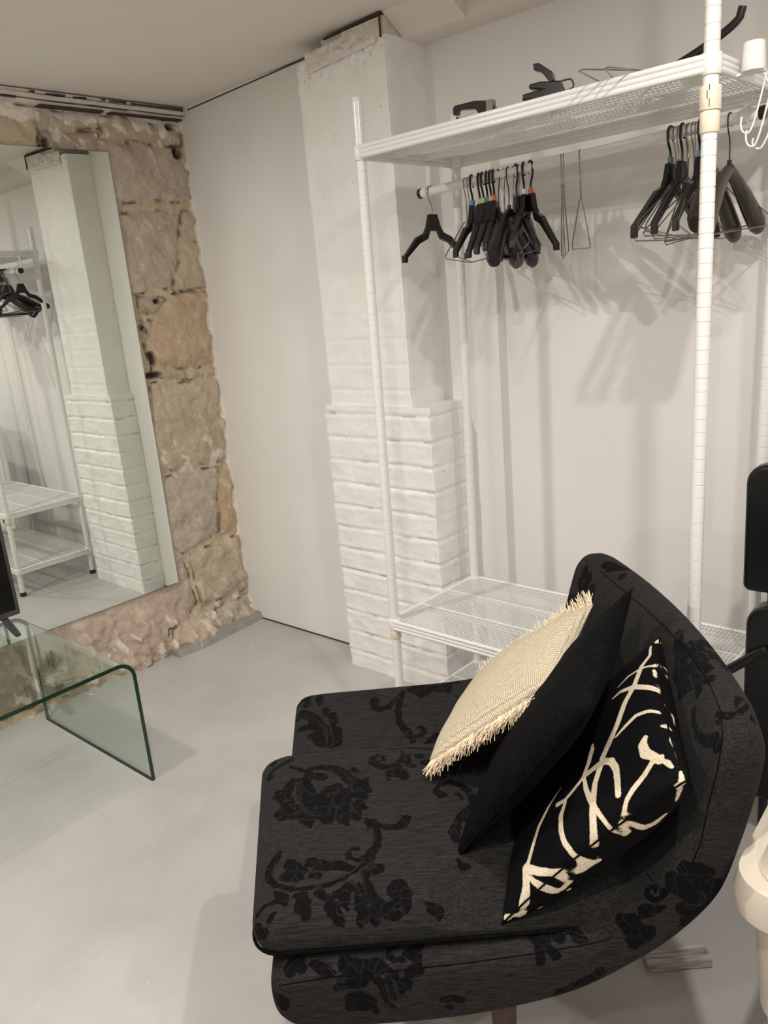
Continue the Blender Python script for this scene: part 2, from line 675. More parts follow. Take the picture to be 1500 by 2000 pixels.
# lower soffit of the alcove with its short slanting plaster return beside the chimney
mb = MB()
mb.box((1.13, -0.03, 2.118), (X1, YW + 0.01, 2.19))
mb.hexa([(1.13, -0.12, 2.178), (1.355, -0.12, 2.178), (1.36, -0.03, 2.12), (1.13, -0.03, 2.12),
         (1.13, -0.12, 2.2), (1.355, -0.12, 2.2), (1.36, -0.02, 2.2), (1.13, -0.02, 2.2)])
structure(mb.build('trim_1', M['ceiling']))
# dark shadow gap where the plasterboard meets floor and ceiling
mb = MB(); mb.box((0.0, -0.002, 0.0), (0.73, 0.01, 0.006)); mb.hexa([(0.0, -0.0015, 2.150), (0.70, -0.0015, 2.176), (0.70, 0.01, 2.176), (0.0, 0.01, 2.150), (0.0, -0.0015, 2.154), (0.70, -0.0015, 2.180), (0.70, 0.01, 2.180), (0.0, 0.01, 2.154)])
structure(mb.build('trim_2', M['dark_gap']))

# ---- stone wall
STONES = [
    ([(-0.73, 2.113), (-0.602, 2.113), (-0.621, 2.002), (-0.62, 1.93), (-1.2, 1.93), (-1.2, 2.11)], (172, 156, 124)),
    ([(-0.593, 2.111), (-0.373, 2.112), (-0.378, 2.069), (-0.602, 2.042)], (176, 162, 138)),
    ([(-0.602, 2.042), (-0.386, 2.049), (-0.396, 1.92), (-0.611, 1.92)], (146, 126, 110)),
    ([(-0.362, 2.106), (-0.017, 2.103), (-0.026, 2.027), (-0.366, 2.044)], (168, 152, 130)),
    ([(-0.37, 2.026), (-0.058, 2.016), (-0.004, 1.933), (-0.004, 1.823), (-0.40, 1.813), (-0.40, 1.98)], (168, 152, 138)),
    ([(-0.40, 1.778), (-0.077, 1.774), (-0.113, 1.609), (-0.172, 1.486), (-0.40, 1.475)], (166, 150, 132)),
    ([(-0.061, 1.782), (0.015, 1.787), (-0.002, 1.484), (-0.157, 1.475), (-0.098, 1.609)], (172, 156, 126)),
    ([(-0.326, 1.461), (-0.206, 1.45), (-0.25, 1.40), (-0.326, 1.39)], (150, 134, 110)),
    ([(-0.33, 1.37), (-0.275, 1.36), (-0.30, 1.30), (-0.335, 1.30)], (150, 130, 104)),
    ([(-0.191, 1.463), (0.005, 1.463), (-0.005, 1.165), (-0.31, 1.177), (-0.29, 1.331)], (172, 144, 108)),
    ([(-0.31, 1.17), (-0.16, 1.165), (-0.16, 1.125), (-0.30, 1.14)], (168, 148, 124)),
    ([(-0.145, 1.16), (0.007, 1.153), (0.007, 1.109), (-0.145, 1.12)], (166, 150, 134)),
    ([(-0.33, 1.118), (-0.005, 1.1), (0.014, 0.986), (0.016, 0.799), (-0.022, 0.746), (-0.278, 0.748), (-0.40, 0.80)], (172, 154, 130)),
    ([(-0.40, 0.733), (-0.281, 0.731), (-0.073, 0.716), (-0.11, 0.439), (-0.298, 0.396), (-0.40, 0.456)], (170, 156, 140)),
    ([(-0.05, 0.713), (0.013, 0.716), (-0.004, 0.41), (-0.096, 0.417)], (178, 144, 98)),
    ([(-0.40, 0.458), (-0.305, 0.387), (-0.29, 0.166), (-0.40, 0.10)], (164, 146, 130)),
    ([(-0.258, 0.384), (-0.005, 0.388), (-0.002, 0.135), (-0.266, 0.154)], (172, 154, 132)),
    ([(-0.439, 0.10), (-0.30, 0.13), (-0.225, 0.08), (-0.238, -0.06), (-0.425, -0.06), (-0.478, 0.014)], (184, 166, 148)),
    ([(-0.202, 0.11), (0.043, 0.11), (0.069, 0.002), (-0.213, -0.019)], (178, 168, 154)),
    ([(-0.926, 0.32), (-0.405, 0.32), (-0.33, 0.12), (-0.459, 0.113), (-0.505, 0.002), (-0.95, 0.017)], (172, 150, 134)),
    ([(-1.5, 0.33), (-0.95, 0.32), (-0.97, 0.03), (-1.5, 0.03)], (150, 134, 112)),
    ([(-2.1, 0.35), (-1.53, 0.33), (-1.53, 0.03), (-2.1, 0.03)], (158, 140, 114)),
    ([(-2.7, 0.35), (-2.13, 0.33), (-2.13, 0.03), (-2.7, 0.03)], (160, 140, 118)),
]
for r_, z0 in enumerate((0.40, 0.76, 1.12, 1.48, 1.80)):
    for k in range(6):
        ya = -1.0 - 0.62 * k - 0.2 * (r_ % 2)
        STONES.append(([(ya, z0 + 0.02), (ya - 0.58, z0 + 0.02), (ya - 0.58, z0 + 0.33), (ya, z0 + 0.33)], (168 + 6 * (k % 2), 150, 126)))


def poly_sd(Y, Z, poly):
    P = np.array(poly)
    n = len(P)
    d = np.full(Y.shape, 1e9)
    s = np.ones(Y.shape)
    j = n - 1
    for i in range(n):
        ex, ey = P[j] - P[i]
        wx, wy = Y - P[i, 0], Z - P[i, 1]
        tt = np.clip((wx * ex + wy * ey) / (ex * ex + ey * ey), 0, 1)
        bx, by = wx - ex * tt, wy - ey * tt
        d = np.minimum(d, bx * bx + by * by)
        c1, c2, c3 = Z >= P[i, 1], Z < P[j, 1], ex * wy > ey * wx
        fl = (c1 & c2 & c3) | (~c1 & ~c2 & ~c3)
        s = np.where(fl, -s, s)
        j = i
    return s * np.sqrt(d)


def stone_wall():
    ys = np.concatenate([np.arange(0.03, -1.4, -0.006), np.arange(-1.4, -4.45, -0.03)])
    zs = np.arange(-0.02, 2.135, 0.006)
    YY, ZZ = np.meshgrid(ys, zs, indexing='ij')
    # wobble the outlines
    wob = np.array([[fbm(y, z, 3.1, 9, 3) for z in zs] for y in ys]) * 0.012
    wob2 = np.array([[fbm(y, z, 9.7, 9, 3) for z in zs] for y in ys]) * 0.012
    big = np.array([[fbm(y, z, 1.3, 4.5, 4) for z in zs] for y in ys])
    mid = np.array([[fbm(y, z, 5.3, 22, 4) for z in zs] for y in ys])
    ridg = np.array([[fbm(y * 1.4 + z, z * 0.5 - y, 7.7, 14, 3) for z in zs] for y in ys])
    best = np.full(YY.shape, 1e9)
    lin = lambda c: np.array(srgb(*c)[:3])
    col = np.zeros(YY.shape + (3,)) + lin((184, 171, 146))
    for p, c in STONES:
        sd = poly_sd(YY + wob, ZZ + wob2, p)
        m = sd < best
        best = np.where(m, sd, best)
        ins = (sd < 0.001) & m
        col[ins] = 0.60 * lin(c) + 0.40 * lin((196, 185, 170))
    edge = np.clip(-best / 0.028, 0, 1) ** 0.6
    groove = np.clip(1 - np.abs(best - 0.003) / 0.006, 0, 1)
    hole = groove * np.clip((mid - 0.02) * 2.6, 0, 0.8)
    # open rubble joints beside the mirror, small fixing holes
    for (hy, hz, ry, rz) in ((-0.315, 1.30, 0.02, 0.10), (-0.30, 1.22, 0.012, 0.04), (-0.245, 1.44, 0.02, 0.012), (-0.02, 1.665, 0.014, 0.011), (-0.045, 2.0, 0.03, 0.03),
                             (-0.395, 1.815, 0.02, 0.01), (-0.31, 1.155, 0.045, 0.016), (-0.20, 2.12, 0.012, 0.01), (-0.59, 2.0, 0.012, 0.02), (-0.075, 2.09, 0.02, 0.012)):
        q = ((YY - hy) / ry) ** 2 + ((ZZ - hz) / rz) ** 2
        hole = np.maximum(hole, np.clip(1.25 - q, 0, 1) * np.clip(0.55 + mid * 2.2, 0, 1))
    # plaster band under the ceiling and smears of old limewash
    lime = lin((228, 220, 208))
    wl = np.clip((ZZ - 2.074 - 0.05 * mid) / 0.006, 0, 1)
    smear = np.clip((ridg - 0.33 + 0.13 * np.clip((0.17 - ZZ) / 0.1, 0, 1)) * 7, 0, 1) * 0.75
    zone = np.clip(1 - np.abs(ZZ - 2.03) / 0.09, 0, 1) + np.clip(1 - np.abs(ZZ - 0.82) / 0.10, 0, 1) + 0.25 + np.clip((0.2 - ZZ) / 0.12, 0, 1) * 1.0
    k = np.clip(np.maximum(wl, smear * np.clip(zone, 0, 1)), 0, 1)[..., None]
    col = col * (1 - k) + lime * k
    # white paint ragged along the corner with the plasterboard
    ce = np.clip((YY + 0.012 - 0.012 * mid) / 0.006, 0, 1)[..., None]
    col = col * (1 - ce) + lime * ce
    low = np.clip((0.26 - ZZ) / 0.26, 0, 1)
    d = 0.011 * edge - 0.006 + 0.010 * big + 0.008 * mid - 0.022 * hole
    d += low * (0.050 + 0.045 * big + 0.02 * ridg)
    d += np.clip(1 - ((YY + 0.33) / 0.10) ** 2 - ((ZZ - 0.02) / 0.11) ** 2, 0, 1) * 0.045
    d += 0.004 * ridg * np.clip((0.9 - ZZ) * 2, 0, 1)
    # the mirror hangs flush, so the stone stays behind it
    behind = (YY < -0.33) & (ZZ > 0.27) & (ZZ < 2.0)
    d = np.where(behind, np.minimum(d, 0.004), d)
    base = np.array([wall_x(y) for y in ys])[:, None] + 0.006
    XX = base + np.maximum(d, -0.03)
    V = np.stack([XX, YY, ZZ], -1).reshape(-1, 3)
    nz = len(zs)
    F = []
    for i in range(len(ys) - 1):
        for j in range(nz - 1):
            a = i * nz + j
            F.append((a, a + nz, a + nz + 1, a + 1))
    o = link('wall_left', V, F, M['stone'], smooth=True)
    a = o.data.attributes.new('stone_tint', 'FLOAT_COLOR', 'POINT')
    cc = np.ones((len(V), 4), dtype=np.float32)
    cc[:, :3] = col.reshape(-1, 3)
    a.data.foreach_set('color', cc.ravel())
    set_attr(o, 'hollow', np.clip(hole * 1.1, 0, 1).ravel())
    structure(o)


stone_wall()
# backing behind the stone
mb = MB(); mb.box((-0.5, Y0 - 0.1, 0.0), (-0.19, 0.1, 2.2)); structure(mb.build('wall_left_backing', M['dark_gap']))

# painted laths and ragged plaster along the top of the stone wall
mb = MB()
for k, (dz, dx, h) in enumerate(((0.0, 0.004, 0.012), (0.016, 0.010, 0.013), (0.033, 0.004, 0.010))):
    pts = []
    for i in range(70):
        y = 0.0 - i * 0.05
        jz = 0.004 * noise.noise(Vector((y * 5, k * 7.0, 0)))
        pts.append((wall_x(y) + 0.022 + dx, y, 2.118 + dz + jz))
    for a_, b_ in zip(pts[:-1], pts[1:]):
        mb.hexa([(a_[0] - 0.06, a_[1], a_[2]), (b_[0] - 0.06, b_[1], b_[2]), (b_[0], b_[1], b_[2]), (a_[0], a_[1], a_[2]),
                 (a_[0] - 0.06, a_[1], a_[2] + h), (b_[0] - 0.06, b_[1], b_[2] + h), (b_[0], b_[1], b_[2] + h), (a_[0], a_[1], a_[2] + h)])
structure(mb.build('trim_3', M['trimwood']))
mb = MB()
for (ya, yb, z) in ((-0.01, -0.24, 2.1545), (-0.26, -0.33, 2.155), (-0.345, -0.36, 2.156), (-0.42, -0.47, 2.153), (-0.50, -0.57, 2.153), (-0.61, -0.63, 2.155), (-0.59, -0.66, 2.14),
                    (-0.26, -0.41, 2.1315), (-0.02, -0.33, 2.1165), (-0.36, -0.6, 2.1165), (-0.68, -0.75, 2.1315)):
    xa = wall_x(ya) + 0.0305
    mb.hexa([(xa - 0.05, ya, z - 0.002), (xa - 0.05, yb, z - 0.002), (xa, yb, z - 0.002), (xa, ya, z - 0.003),
             (xa - 0.05, ya, z + 0.003), (xa - 0.05, yb, z + 0.002), (xa, yb, z + 0.001), (xa, ya, z + 0.004)])
structure(mb.build('trim_4', M['dark_gap']))
# painted kerb at the foot of the stone wall
mb = MB()
kp = [(0.035, 0.0), (0.045, -0.10), (0.052, -0.22), (0.062, -0.30), (0.058, -0.36), (0.050, -0.47)]
for (xa, ya), (xb, yb) in zip(kp[:-1], kp[1:]):
    mb.hexa([(-0.05, ya, 0), (-0.05, yb, 0), (xb + 0.012, yb, 0), (xa + 0.012, ya, 0), (-0.05, ya, 0.032), (-0.05, yb, 0.026), (xb, yb, 0.026), (xa, ya, 0.032)])
structure(mb.build('baseboard_left', M['kerb']))


# ---- chimney breast of painted brick
def chimney():
    xl, xr, yf, zl = 0.7227, 1.210, -0.1272, 1.0256
    ul, ur, uf = 0.7504, 1.132, -0.119
    ztop = 2.125
    r = 0.008

    def outline(z):
        k = 0.0 if z < zl else 1.0
        return xl + (ul - xl) * k, xr + (ur - xr) * k, yf + (uf - yf) * k

    # unrolled coordinate along: left side (from y=0.02), front, right side (to y=YW+0.02)
    st = 0.005
    tl = 0.02 - yf
    fw = xr - xl
    tr = YW + 0.02 - yf
    ts = []
    n1, n2, n3 = int(tl / st), int(fw / st), int(tr / st)
    par = [(0, i / n1) for i in range(n1)] + [(1, i / n2) for i in range(n2)] + [(2, i / n3) for i in range(n3 + 1)]
    zs = list(np.arange(-0.01, zl - 0.0005, 0.006)) + [zl - 0.0005, zl] + list(np.arange(zl + 0.006, ztop, 0.006))
    V, crack = [], []
    course = 0.0845
    for z in zs:
        a, b, f = outline(z)
        upper = z >= zl
        for (sd, q) in par:
            if sd == 0:
                x, y, nx, ny, t = a, 0.02 + (f - 0.02) * q, -1, 0, -(1 - q) * tl
            elif sd == 1:
                x, y, nx, ny, t = a + (b - a) * q, f, 0, -1, q * fw
            else:
                x, y, nx, ny, t = b, f + (YW + 0.02 - f) * q, 1, 0, fw + q * tr
            # round the arrises
            if sd == 0 and q > 1 - 0.08:
                nx, ny = -0.9, -0.35
            if sd == 1 and (q < 0.015):
                nx, ny = -0.5, -0.85
            if sd == 1 and (q > 0.985):
                nx, ny = 0.5, -0.85
            row = math.floor((z + 0.02) / course)
            off = 0.115 if row % 2 else 0.0
            zz = z + 0.004 * noise.noise(Vector((t * 7, row, 2)))
            dz = abs(((zz + 0.02) / course + 0.5) % 1 - 0.5) * course
            dt = abs(((t + off + 0.006 * noise.noise(Vector((z * 9, row, 4)))) / 0.23 + 0.5) % 1 - 0.5) * 0.23
            soft = 1.0 if not upper else max(0.05, 0.55 - (z - zl) * 0.8)
            m1 = max(0, 1 - dz / 0.0085)
            m2 = max(0, 1 - dt / 0.010) * 0.5
            n_ = noise.fractal(Vector((t * 16, z * 22, 1.7)), 1, 2, 4)
            n2_ = noise.fractal(Vector((t * 5, z * 6, 6.7)), 1, 2, 3)
            g = max(m1 * (0.75 + 0.6 * n2_), m2 * (0.6 + 0.9 * n2_))
            lip = max(0, 1 - abs(dz - 0.013) / 0.008) * 0.45
            d = -0.0068 * g * soft + 0.003 * lip * soft + 0.0035 * n_ * (0.4 + 0.6 * soft) + 0.004 * n2_ * soft
            cr = 0.0
            if dz < 0.0035 and noise.noise(Vector((t * 14, row * 3.1, 8))) > 0.22 and not upper and not (sd == 2):
                d -= 0.003
                cr = 0.36
            # crumbling plaster at the very top
            if z > 2.02 and sd == 1:
                top_here = 2.095 + 0.03 * q + 0.02 * noise.noise(Vector((t * 22, 0, 3)))
                if z > 2.03:
                    d += 0.012 * max(0, noise.fractal(Vector((t * 30, z * 30, 0)), 1, 2, 3)) * (z - 2.02) / 0.1
                if z > 2.06 and noise.noise(Vector((t * 60, z * 60, 5))) > 0.42:
                    cr = 0.35
            if (sd == 1 and (q < 0.012 or q > 0.988)) or (sd == 0 and q > 0.95) or (sd == 2 and q < 0.03):
                d -= 0.003
            V.append((x + nx * d, y + ny * d, z))
            crack.append(cr)
    W = len(par)
    F = []
    for i in range(len(zs) - 1):
        for j in range(W - 1):
            p = i * W + j
            F.append((p, p + 1, p + W + 1, p + W))
    o = link('wall_chimney', V, F, M['brick'], smooth=True)
    o.data.set_sharp_from_angle(angle=math.radians(60))
    set_attr(o, 'crack', crack)
    structure(o)


chimney()
# board and broken plaster between chimney and ceiling
mb = MB()
mb.hexa([(0.865, -0.110, 2.12), (1.128, -0.118, 2.12), (1.129, 0.06, 2.12), (0.865, 0.06, 2.12), (0.865, -0.110, 2.170), (1.128, -0.118, 2.178), (1.128, 0.06, 2.178), (0.865, 0.06, 2.178)])
mb.hexa([(0.97, -0.126, 2.115), (1.122, -0.128, 2.118), (1.122, -0.10, 2.118), (0.97, -0.10, 2.115), (0.97, -0.126, 2.164), (1.122, -0.128, 2.168), (1.122, -0.10, 2.168), (0.97, -0.10, 2.164)])
structure(mb.build('trim_5', M['trimwood']))
mb = MB()
mb.hexa([(0.88, -0.115, 2.166), (1.128, -0.130, 2.172), (1.128, -0.10, 2.172), (0.88, -0.10, 2.166), (0.88, -0.115, 2.171), (1.128, -0.130, 2.179), (1.128, -0.10, 2.179), (0.88, -0.10, 2.171)])
mb.hexa([(1.1245, -0.1335, 2.112), (1.128, -0.1335, 2.112), (1.128, -0.128, 2.112), (1.1245, -0.128, 2.112), (1.1245, -0.1335, 2.176), (1.128, -0.1335, 2.176), (1.128, -0.128, 2.176), (1.1245, -0.128, 2.176)])
structure(mb.build('trim_6', M['dark_gap']))
# lump of plaster squeezed out at the chimney top
V, F = [], []
nu, nv = 60, 22
for i in range(nu + 1):
    for j in range(nv + 1):
        x = 0.80 + (1.10 - 0.80) * i / nu
        z = 2.085 + 0.058 * j / nv + 0.02 * (i / nu)
        e = math.sin(PI * j / nv) ** 0.5 * math.sin(PI * i / nu) ** 0.4
        d = 0.012 * e * (0.55 + 1.7 * noise.fractal(Vector((x * 40, z * 40, 2)), 1, 2, 4))
        V.append((x, -0.124 - d, z))
for i in range(nu):
    for j in range(nv):
        p = i * (nv + 1) + j
        F.append((p, p + nv + 1, p + nv + 2, p + 1))
structure(link('trim_7', V, F, M['plaster'], smooth=True))

# ---------------------------------------------------------------- mirror
mir = empty('wall_mirror', (wall_x(-0.36) + 0.018, -0.36, 0.285), 0, 'large frameless mirror fixed flat on the rough stone wall', 'mirror')
mir.rotation_euler = (0, 0, AM)
MW, MH = 1.25, 1.697
mb = MB(); mb.box((-0.0045, -MW, 0), (-0.0002, 0, MH)); mb.build('backing', M['mirror_edge'], mir)
mb = MB(); mb.box((-0.0002, -MW + 0.001, 0.001), (0.0, -0.001, MH - 0.001)); mb.build('glass', M['mirror'], mir)

# ---------------------------------------------------------------- glass table with television
tab = empty('glass_table', (0.405, -1.62, 0), 0, 'low waterfall table of bent clear glass with green edges', 'table')
# cross-section in (y, z): legs at both ends, radiused corners
YA, YB, HT, TH, RB = 0.577, -0.70, 0.412, 0.012, 0.055


def bent(off):
    P = []
    ra = RB - off
    ya, yb, h = YA - off, YB + off, HT - off
    P.append((ya, 0.0))
    for k in range(13):
        a = PI / 2 * k / 12
        P.append((ya - ra + ra * math.cos(a), h - ra + ra * math.sin(a)))
    for k in range(13):
        a = PI / 2 + PI / 2 * k / 12
        P.append((yb + ra + ra * math.cos(a), h - ra + ra * math.sin(a)))
    P.append((yb, 0.0))
    return P


# legs lean very slightly outwards towards the floor
outer, inner = bent(0), bent(TH)
V, F, FM = [], [], []
XW = 0.3425
for x in (-XW, XW):
    for P in (outer, inner):
        V += [(x, y, z) for y, z in P]
n = len(outer)
o00, o01, o10, o11 = 0, n, 2 * n, 3 * n
for i in range(n - 1):
    F.append((o00 + i, o10 + i, o10 + i + 1, o00 + i + 1)); FM.append(0)
    F.append((o01 + i, o01 + i + 1, o11 + i + 1, o11 + i)); FM.append(0)
    F.append((o00 + i, o00 + i + 1, o01 + i + 1, o01 + i)); FM.append(1)
    F.append((o10 + i, o11 + i, o11 + i + 1, o10 + i + 1)); FM.append(1)
for i in (0, n - 1):
    F.append((o00 + i, o01 + i, o11 + i, o10 + i)); FM.append(1)
g = link('glass_sheet', V, F, None, tab, mats=[M['glass'], M['glass_edge']], fmat=FM)
autosmooth(g, 25)

tv = empty('television', (0.150, -1.60, HT), 0, 'flat black television with grey bezel standing on the glass table', 'television')
tvw, tvz0, tvh = 0.495, 0.048, 0.58
mb = MB(); mb.box((-0.03, -tvw, tvz0), (0.012, tvw, tvz0 + tvh)); bevel(mb.build('housing', M['bezel'], tv), 0.006, 3)
mb = MB()
bz = 0.011
for lo, hi in (((0.012, -tvw, tvz0), (0.018, tvw, tvz0 + 0.017)), ((0.012, -tvw, tvz0 + tvh - bz), (0.018, tvw, tvz0 + tvh)),
               ((0.012, -tvw, tvz0 + 0.017), (0.018, -tvw + bz, tvz0 + tvh - bz)), ((0.012, tvw - bz, tvz0 + 0.017), (0.018, tvw, tvz0 + tvh - bz))):
    mb.box(lo, hi)
mb.build('bezel', M['bezel'], tv)
mb = MB(); mb.box((0.0119, -tvw + bz, tvz0 + 0.017), (0.0145, tvw - bz, tvz0 + tvh - bz)); mb.build('screen', M['screen'], tv)
for sy in (1, -1):
    mb = MB()
    yy = sy * (tvw - 0.05)
    mb.tube([(-0.14, yy, 0.0075), (-0.02, yy, 0.040), (0.0, yy, 0.058)], [0.006, 0.009, 0.008], 12)
    mb.tube([(-0.01, yy, 0.050), (0.03, yy, 0.030), (0.085, yy - 0.004, 0.014), (0.105, yy - 0.006, 0.0085)], [0.009, 0.011, 0.010, 0.008], 12, flat=(0.7, 1.2))
    autosmooth(mb.build('foot', M['bezel'], tv), 60)

# ---------------------------------------------------------------- garment rack
RL, RD, LX, LY = 0.8901, 0.4041, 0.0067, 0.0129
ZT, ZB, ZS = 1.7603, 0.4583, 0.1534
rack = empty('garment_rack', (1.3115, -0.5055, 0), -0.0202, 'tall white metal garment rack with mesh shelves and hanging rod', 'rack')


def rp(a, b, z):
    return Vector((a * RL + LX * z, b * RD + LY * z, z))


def pole(a, b, ztop, r=0.0135):
    prof = []
    z = 0.02
    while z < ztop - 0.012:
        prof += [(r, z), (r, z + 0.0255), (r - 0.0011, z + 0.0258), (r - 0.0011, z + 0.0272), (r, z + 0.0275)]
        z += 0.0275
    prof += [(r, ztop - 0.003), (r * 0.85, ztop)]
    mb = MB()
    mb.lathe([(rr, h) for rr, h in prof], rp(a, b, 0), (LX, LY, 1), 20)
    p = mb.build('pole', M['white_metal'], rack)
    autosmooth(p, 50)
    mb = MB(); mb.lathe([(r + 0.002, 0.0), (r + 0.003, 0.004), (r + 0.003, 0.018), (r + 0.001, 0.022)], rp(a, b, 0), (LX, LY, 1), 20)
    mb.build('foot', M['dark_steel'], p)
    return p


poles = {}
for a, b, zt_, r in ((0, 0, 1.873, 0.0135), (0, 1, 1.873, 0.0135), (1, 0, 2.10, 0.0142), (1, 1, 2.10, 0.0142)):
    poles[(a, b)] = pole(a, b, zt_, r)
# cream clamp sleeves
for (a, b, za, zb2, r) in ((1, 0, 1.665, 1.706, 0.0195), (1, 0, 1.627, 1.664, 0.0178), (0, 0, ZB - 0.062, ZB - 0.034, 0.0165), (1, 1, 1.640, 1.72, 0.018), (0, 1, ZB - 0.06, ZB - 0.034, 0.0165), (1, 0, ZB - 0.06, ZB - 0.034, 0.0165)):
    mb = MB(); mb.lathe([(r - 0.001, za), (r, za + 0.002), (r, zb2 - 0.002), (r - 0.001, zb2)], rp(a, b, 0), (LX, LY, 1), 24)
    s_ = mb.build('sleeve', M['cream_plastic'], poles[(a, b)])
    autosmooth(s_, 50)
    if za == 1.665:
        # interlocking stepped clasp line on the sleeve
        mb = MB()
        c = rp(a, b, 1.685)
        for k, (dz0, dz1, ang) in enumerate(((0.012, 0.022, -0.95), (-0.002, 0.012, -1.15), (-0.016, -0.002, -0.95))):
            ca, sa = math.cos(ang - 0.35), math.sin(ang - 0.35)
            p0 = c + Vector((ca * 0.0196, sa * 0.0196, dz0))
            p1 = c + Vector((ca * 0.0196, sa * 0.0196, dz1))
            mb.tube([p0, p1], 0.0007, 5)
        mb.build('clasp_line', M['dark_steel'], poles[(a, b)])


def shelf(z):
    m = 0.017
    x0, x1, y0, y1 = -m, RL + m, -m, RD + m
    cx = LX * z
    cy = LY * z
    sh = MB()

    def loop(zz, ins, r):
        pts = []
        rc = 0.022
        for (qx, qy, a0) in ((x1 - rc, y1 - rc, 0), (x0 + rc, y1 - rc, PI / 2), (x0 + rc, y0 + rc, PI), (x1 - rc, y0 + rc, 1.5 * PI)):
            for k in range(5):
                a = a0 + PI / 2 * k / 4
                pts.append((cx + qx + (rc - ins) * math.cos(a), cy + qy + (rc - ins) * math.sin(a), zz))
        sh.tube(pts, r, 10, closed=True)

    loop(z - 0.006, 0.0055, 0.0062)
    loop(z - 0.0165, 0.0055, 0.0058)
    loop(z - 0.027, 0.0055, 0.0062)
    # web behind the three ribs
    t_ = 0.003
    for lo, hi in (((x0 + 0.006, y0 + 0.006), (x1 - 0.006, y0 + 0.006 + t_)), ((x0 + 0.006, y1 - 0.006 - t_), (x1 - 0.006, y1 - 0.006)),
                   ((x0 + 0.006, y0 + 0.006), (x0 + 0.006 + t_, y1 - 0.006)), ((x1 - 0.006 - t_, y0 + 0.006), (x1 - 0.006, y1 - 0.006))):
        sh.box((cx + lo[0], cy + lo[1], z - 0.031), (cx + hi[0], cy + hi[1], z - 0.003))
    o = sh.build('shelf', M['white_metal'], rack)
    autosmooth(o, 50)
    # corner rings
    for a in (0, 1):
        for b in (0, 1):
            mb = MB()
            mb.lathe([(0.0165, -0.036), (0.0185, -0.033), (0.0185, -0.001), (0.0165, 0.001)], rp(a, b, z), (0, 0, 1), 20)
            autosmooth(mb.build('corner_ring', M['white_metal'], o), 50)
    # folded stiffening ribs
    mb = MB()
    for k in (1, 2):
        y = cy + RD * k / 3
        mb.box((cx + x0 + 0.008, y - 0.0035, z - 0.022), (cx + x1 - 0.008, y + 0.0035, z - 0.002))
    for k in (0, 1):
        x = cx + RL * (0.02 + 0.96 * k)
    mb.build('rib', M['white_metal'], o)
    # expanded mesh
    mb = MB()
    nx = 86
    r = 0.0008

    def bar(p, q):
        p, q = Vector(p), Vector(q)
        d = (q - p).normalized()
        s = d.cross(Vector((0, 0, 1))).normalized() * r
        u = Vector((0, 0, 1)) * r
        mb.hexa([p - s - u, q - s - u, q + s - u, p + s - u, p - s + u, q - s + u, q + s + u, p + s + u])

    for i in range(nx + 1):
        x = cx + x0 + 0.008 + (x1 - x0 - 0.016) * i / nx
        bar((x, cy + y0 + 0.008, z - 0.003), (x, cy + y1 - 0.008, z - 0.003))
    ny = 46
    for j in range(ny + 1):
        y = cy + y0 + 0.008 + (y1 - y0 - 0.016) * j / ny
        bar((cx + x0 + 0.008, y, z - 0.003 + 0.0008), (cx + x1 - 0.008, y, z - 0.003 + 0.0008))
    mb.build('mesh', M['white_wire'], o)


for z in (ZT, ZB, ZS):
    shelf(z)
# hanging rod below the top shelf with its brackets and black end caps
ROD_Y = -0.190
rod_a, rod_b = Vector((1.283, -0.190, 1.660)), Vector((2.215, -0.205, 1.690))
inv = (Matrix.Translation((1.3115, -0.5055, 0)) @ Matrix.Rotation(-0.0202, 4, 'Z')).inverted()
ra_, rb_ = inv @ rod_a, inv @ rod_b
rdir = (rb_ - ra_).normalized()
mb = MB(); mb.tube([ra_, rb_], 0.0125, 20)
rod = mb.build('hanging_rod', M['white_metal'], rack)
autosmooth(rod, 50)
for p, s in ((ra_, -1), (rb_, 1)):
    mb = MB(); mb.lathe([(0.0135, -0.004), (0.0142, 0.0), (0.0142, 0.006), (0.011, 0.0085)], p, rdir * s, 20)
    mb.build('end_cap', M['black_plastic'], rod)
for k, p in enumerate((ra_ + rdir * 0.018, rb_ - rdir * 0.035)):
    mb = MB()
    mb.box((p.x - 0.009, p.y + 0.0125, p.z - 0.004), (p.x + 0.009, p.y + 0.0150, ZT - 0.024))
    mb.lathe([(0.0152, -0.008), (0.0152, 0.008)], p, rdir, 18)
    bevel(mb.build('bracket', M['white_metal'], rod), 0.001, 1)


def rod_at(x):
    t_ = (x - rod_a.x) / (rod_b.x - rod_a.x)
    return rod_a + (rod_b - rod_a) * t_


# ---------------------------------------------------------------- hangers
# local frame: origin at the rod's axis, width along Y, down = -Z
def hook_path(r=0.0155, top=True, drop=0.068, a0=-50):
    pts = []
    for k in range(15):
        a = math.radians(a0 + (180 - a0) * k / 14)
        pts.append(Vector((0, math.cos(a) * r, math.sin(a) * r)))
    pts.append(Vector((0, -r * 0.9, -0.016)))
    pts.append(Vector((0, -r * 0.35, -0.030)))
    pts.append(Vector((0, 0, -0.042)))
    pts.append(Vector((0, 0, -drop)))
    return pts


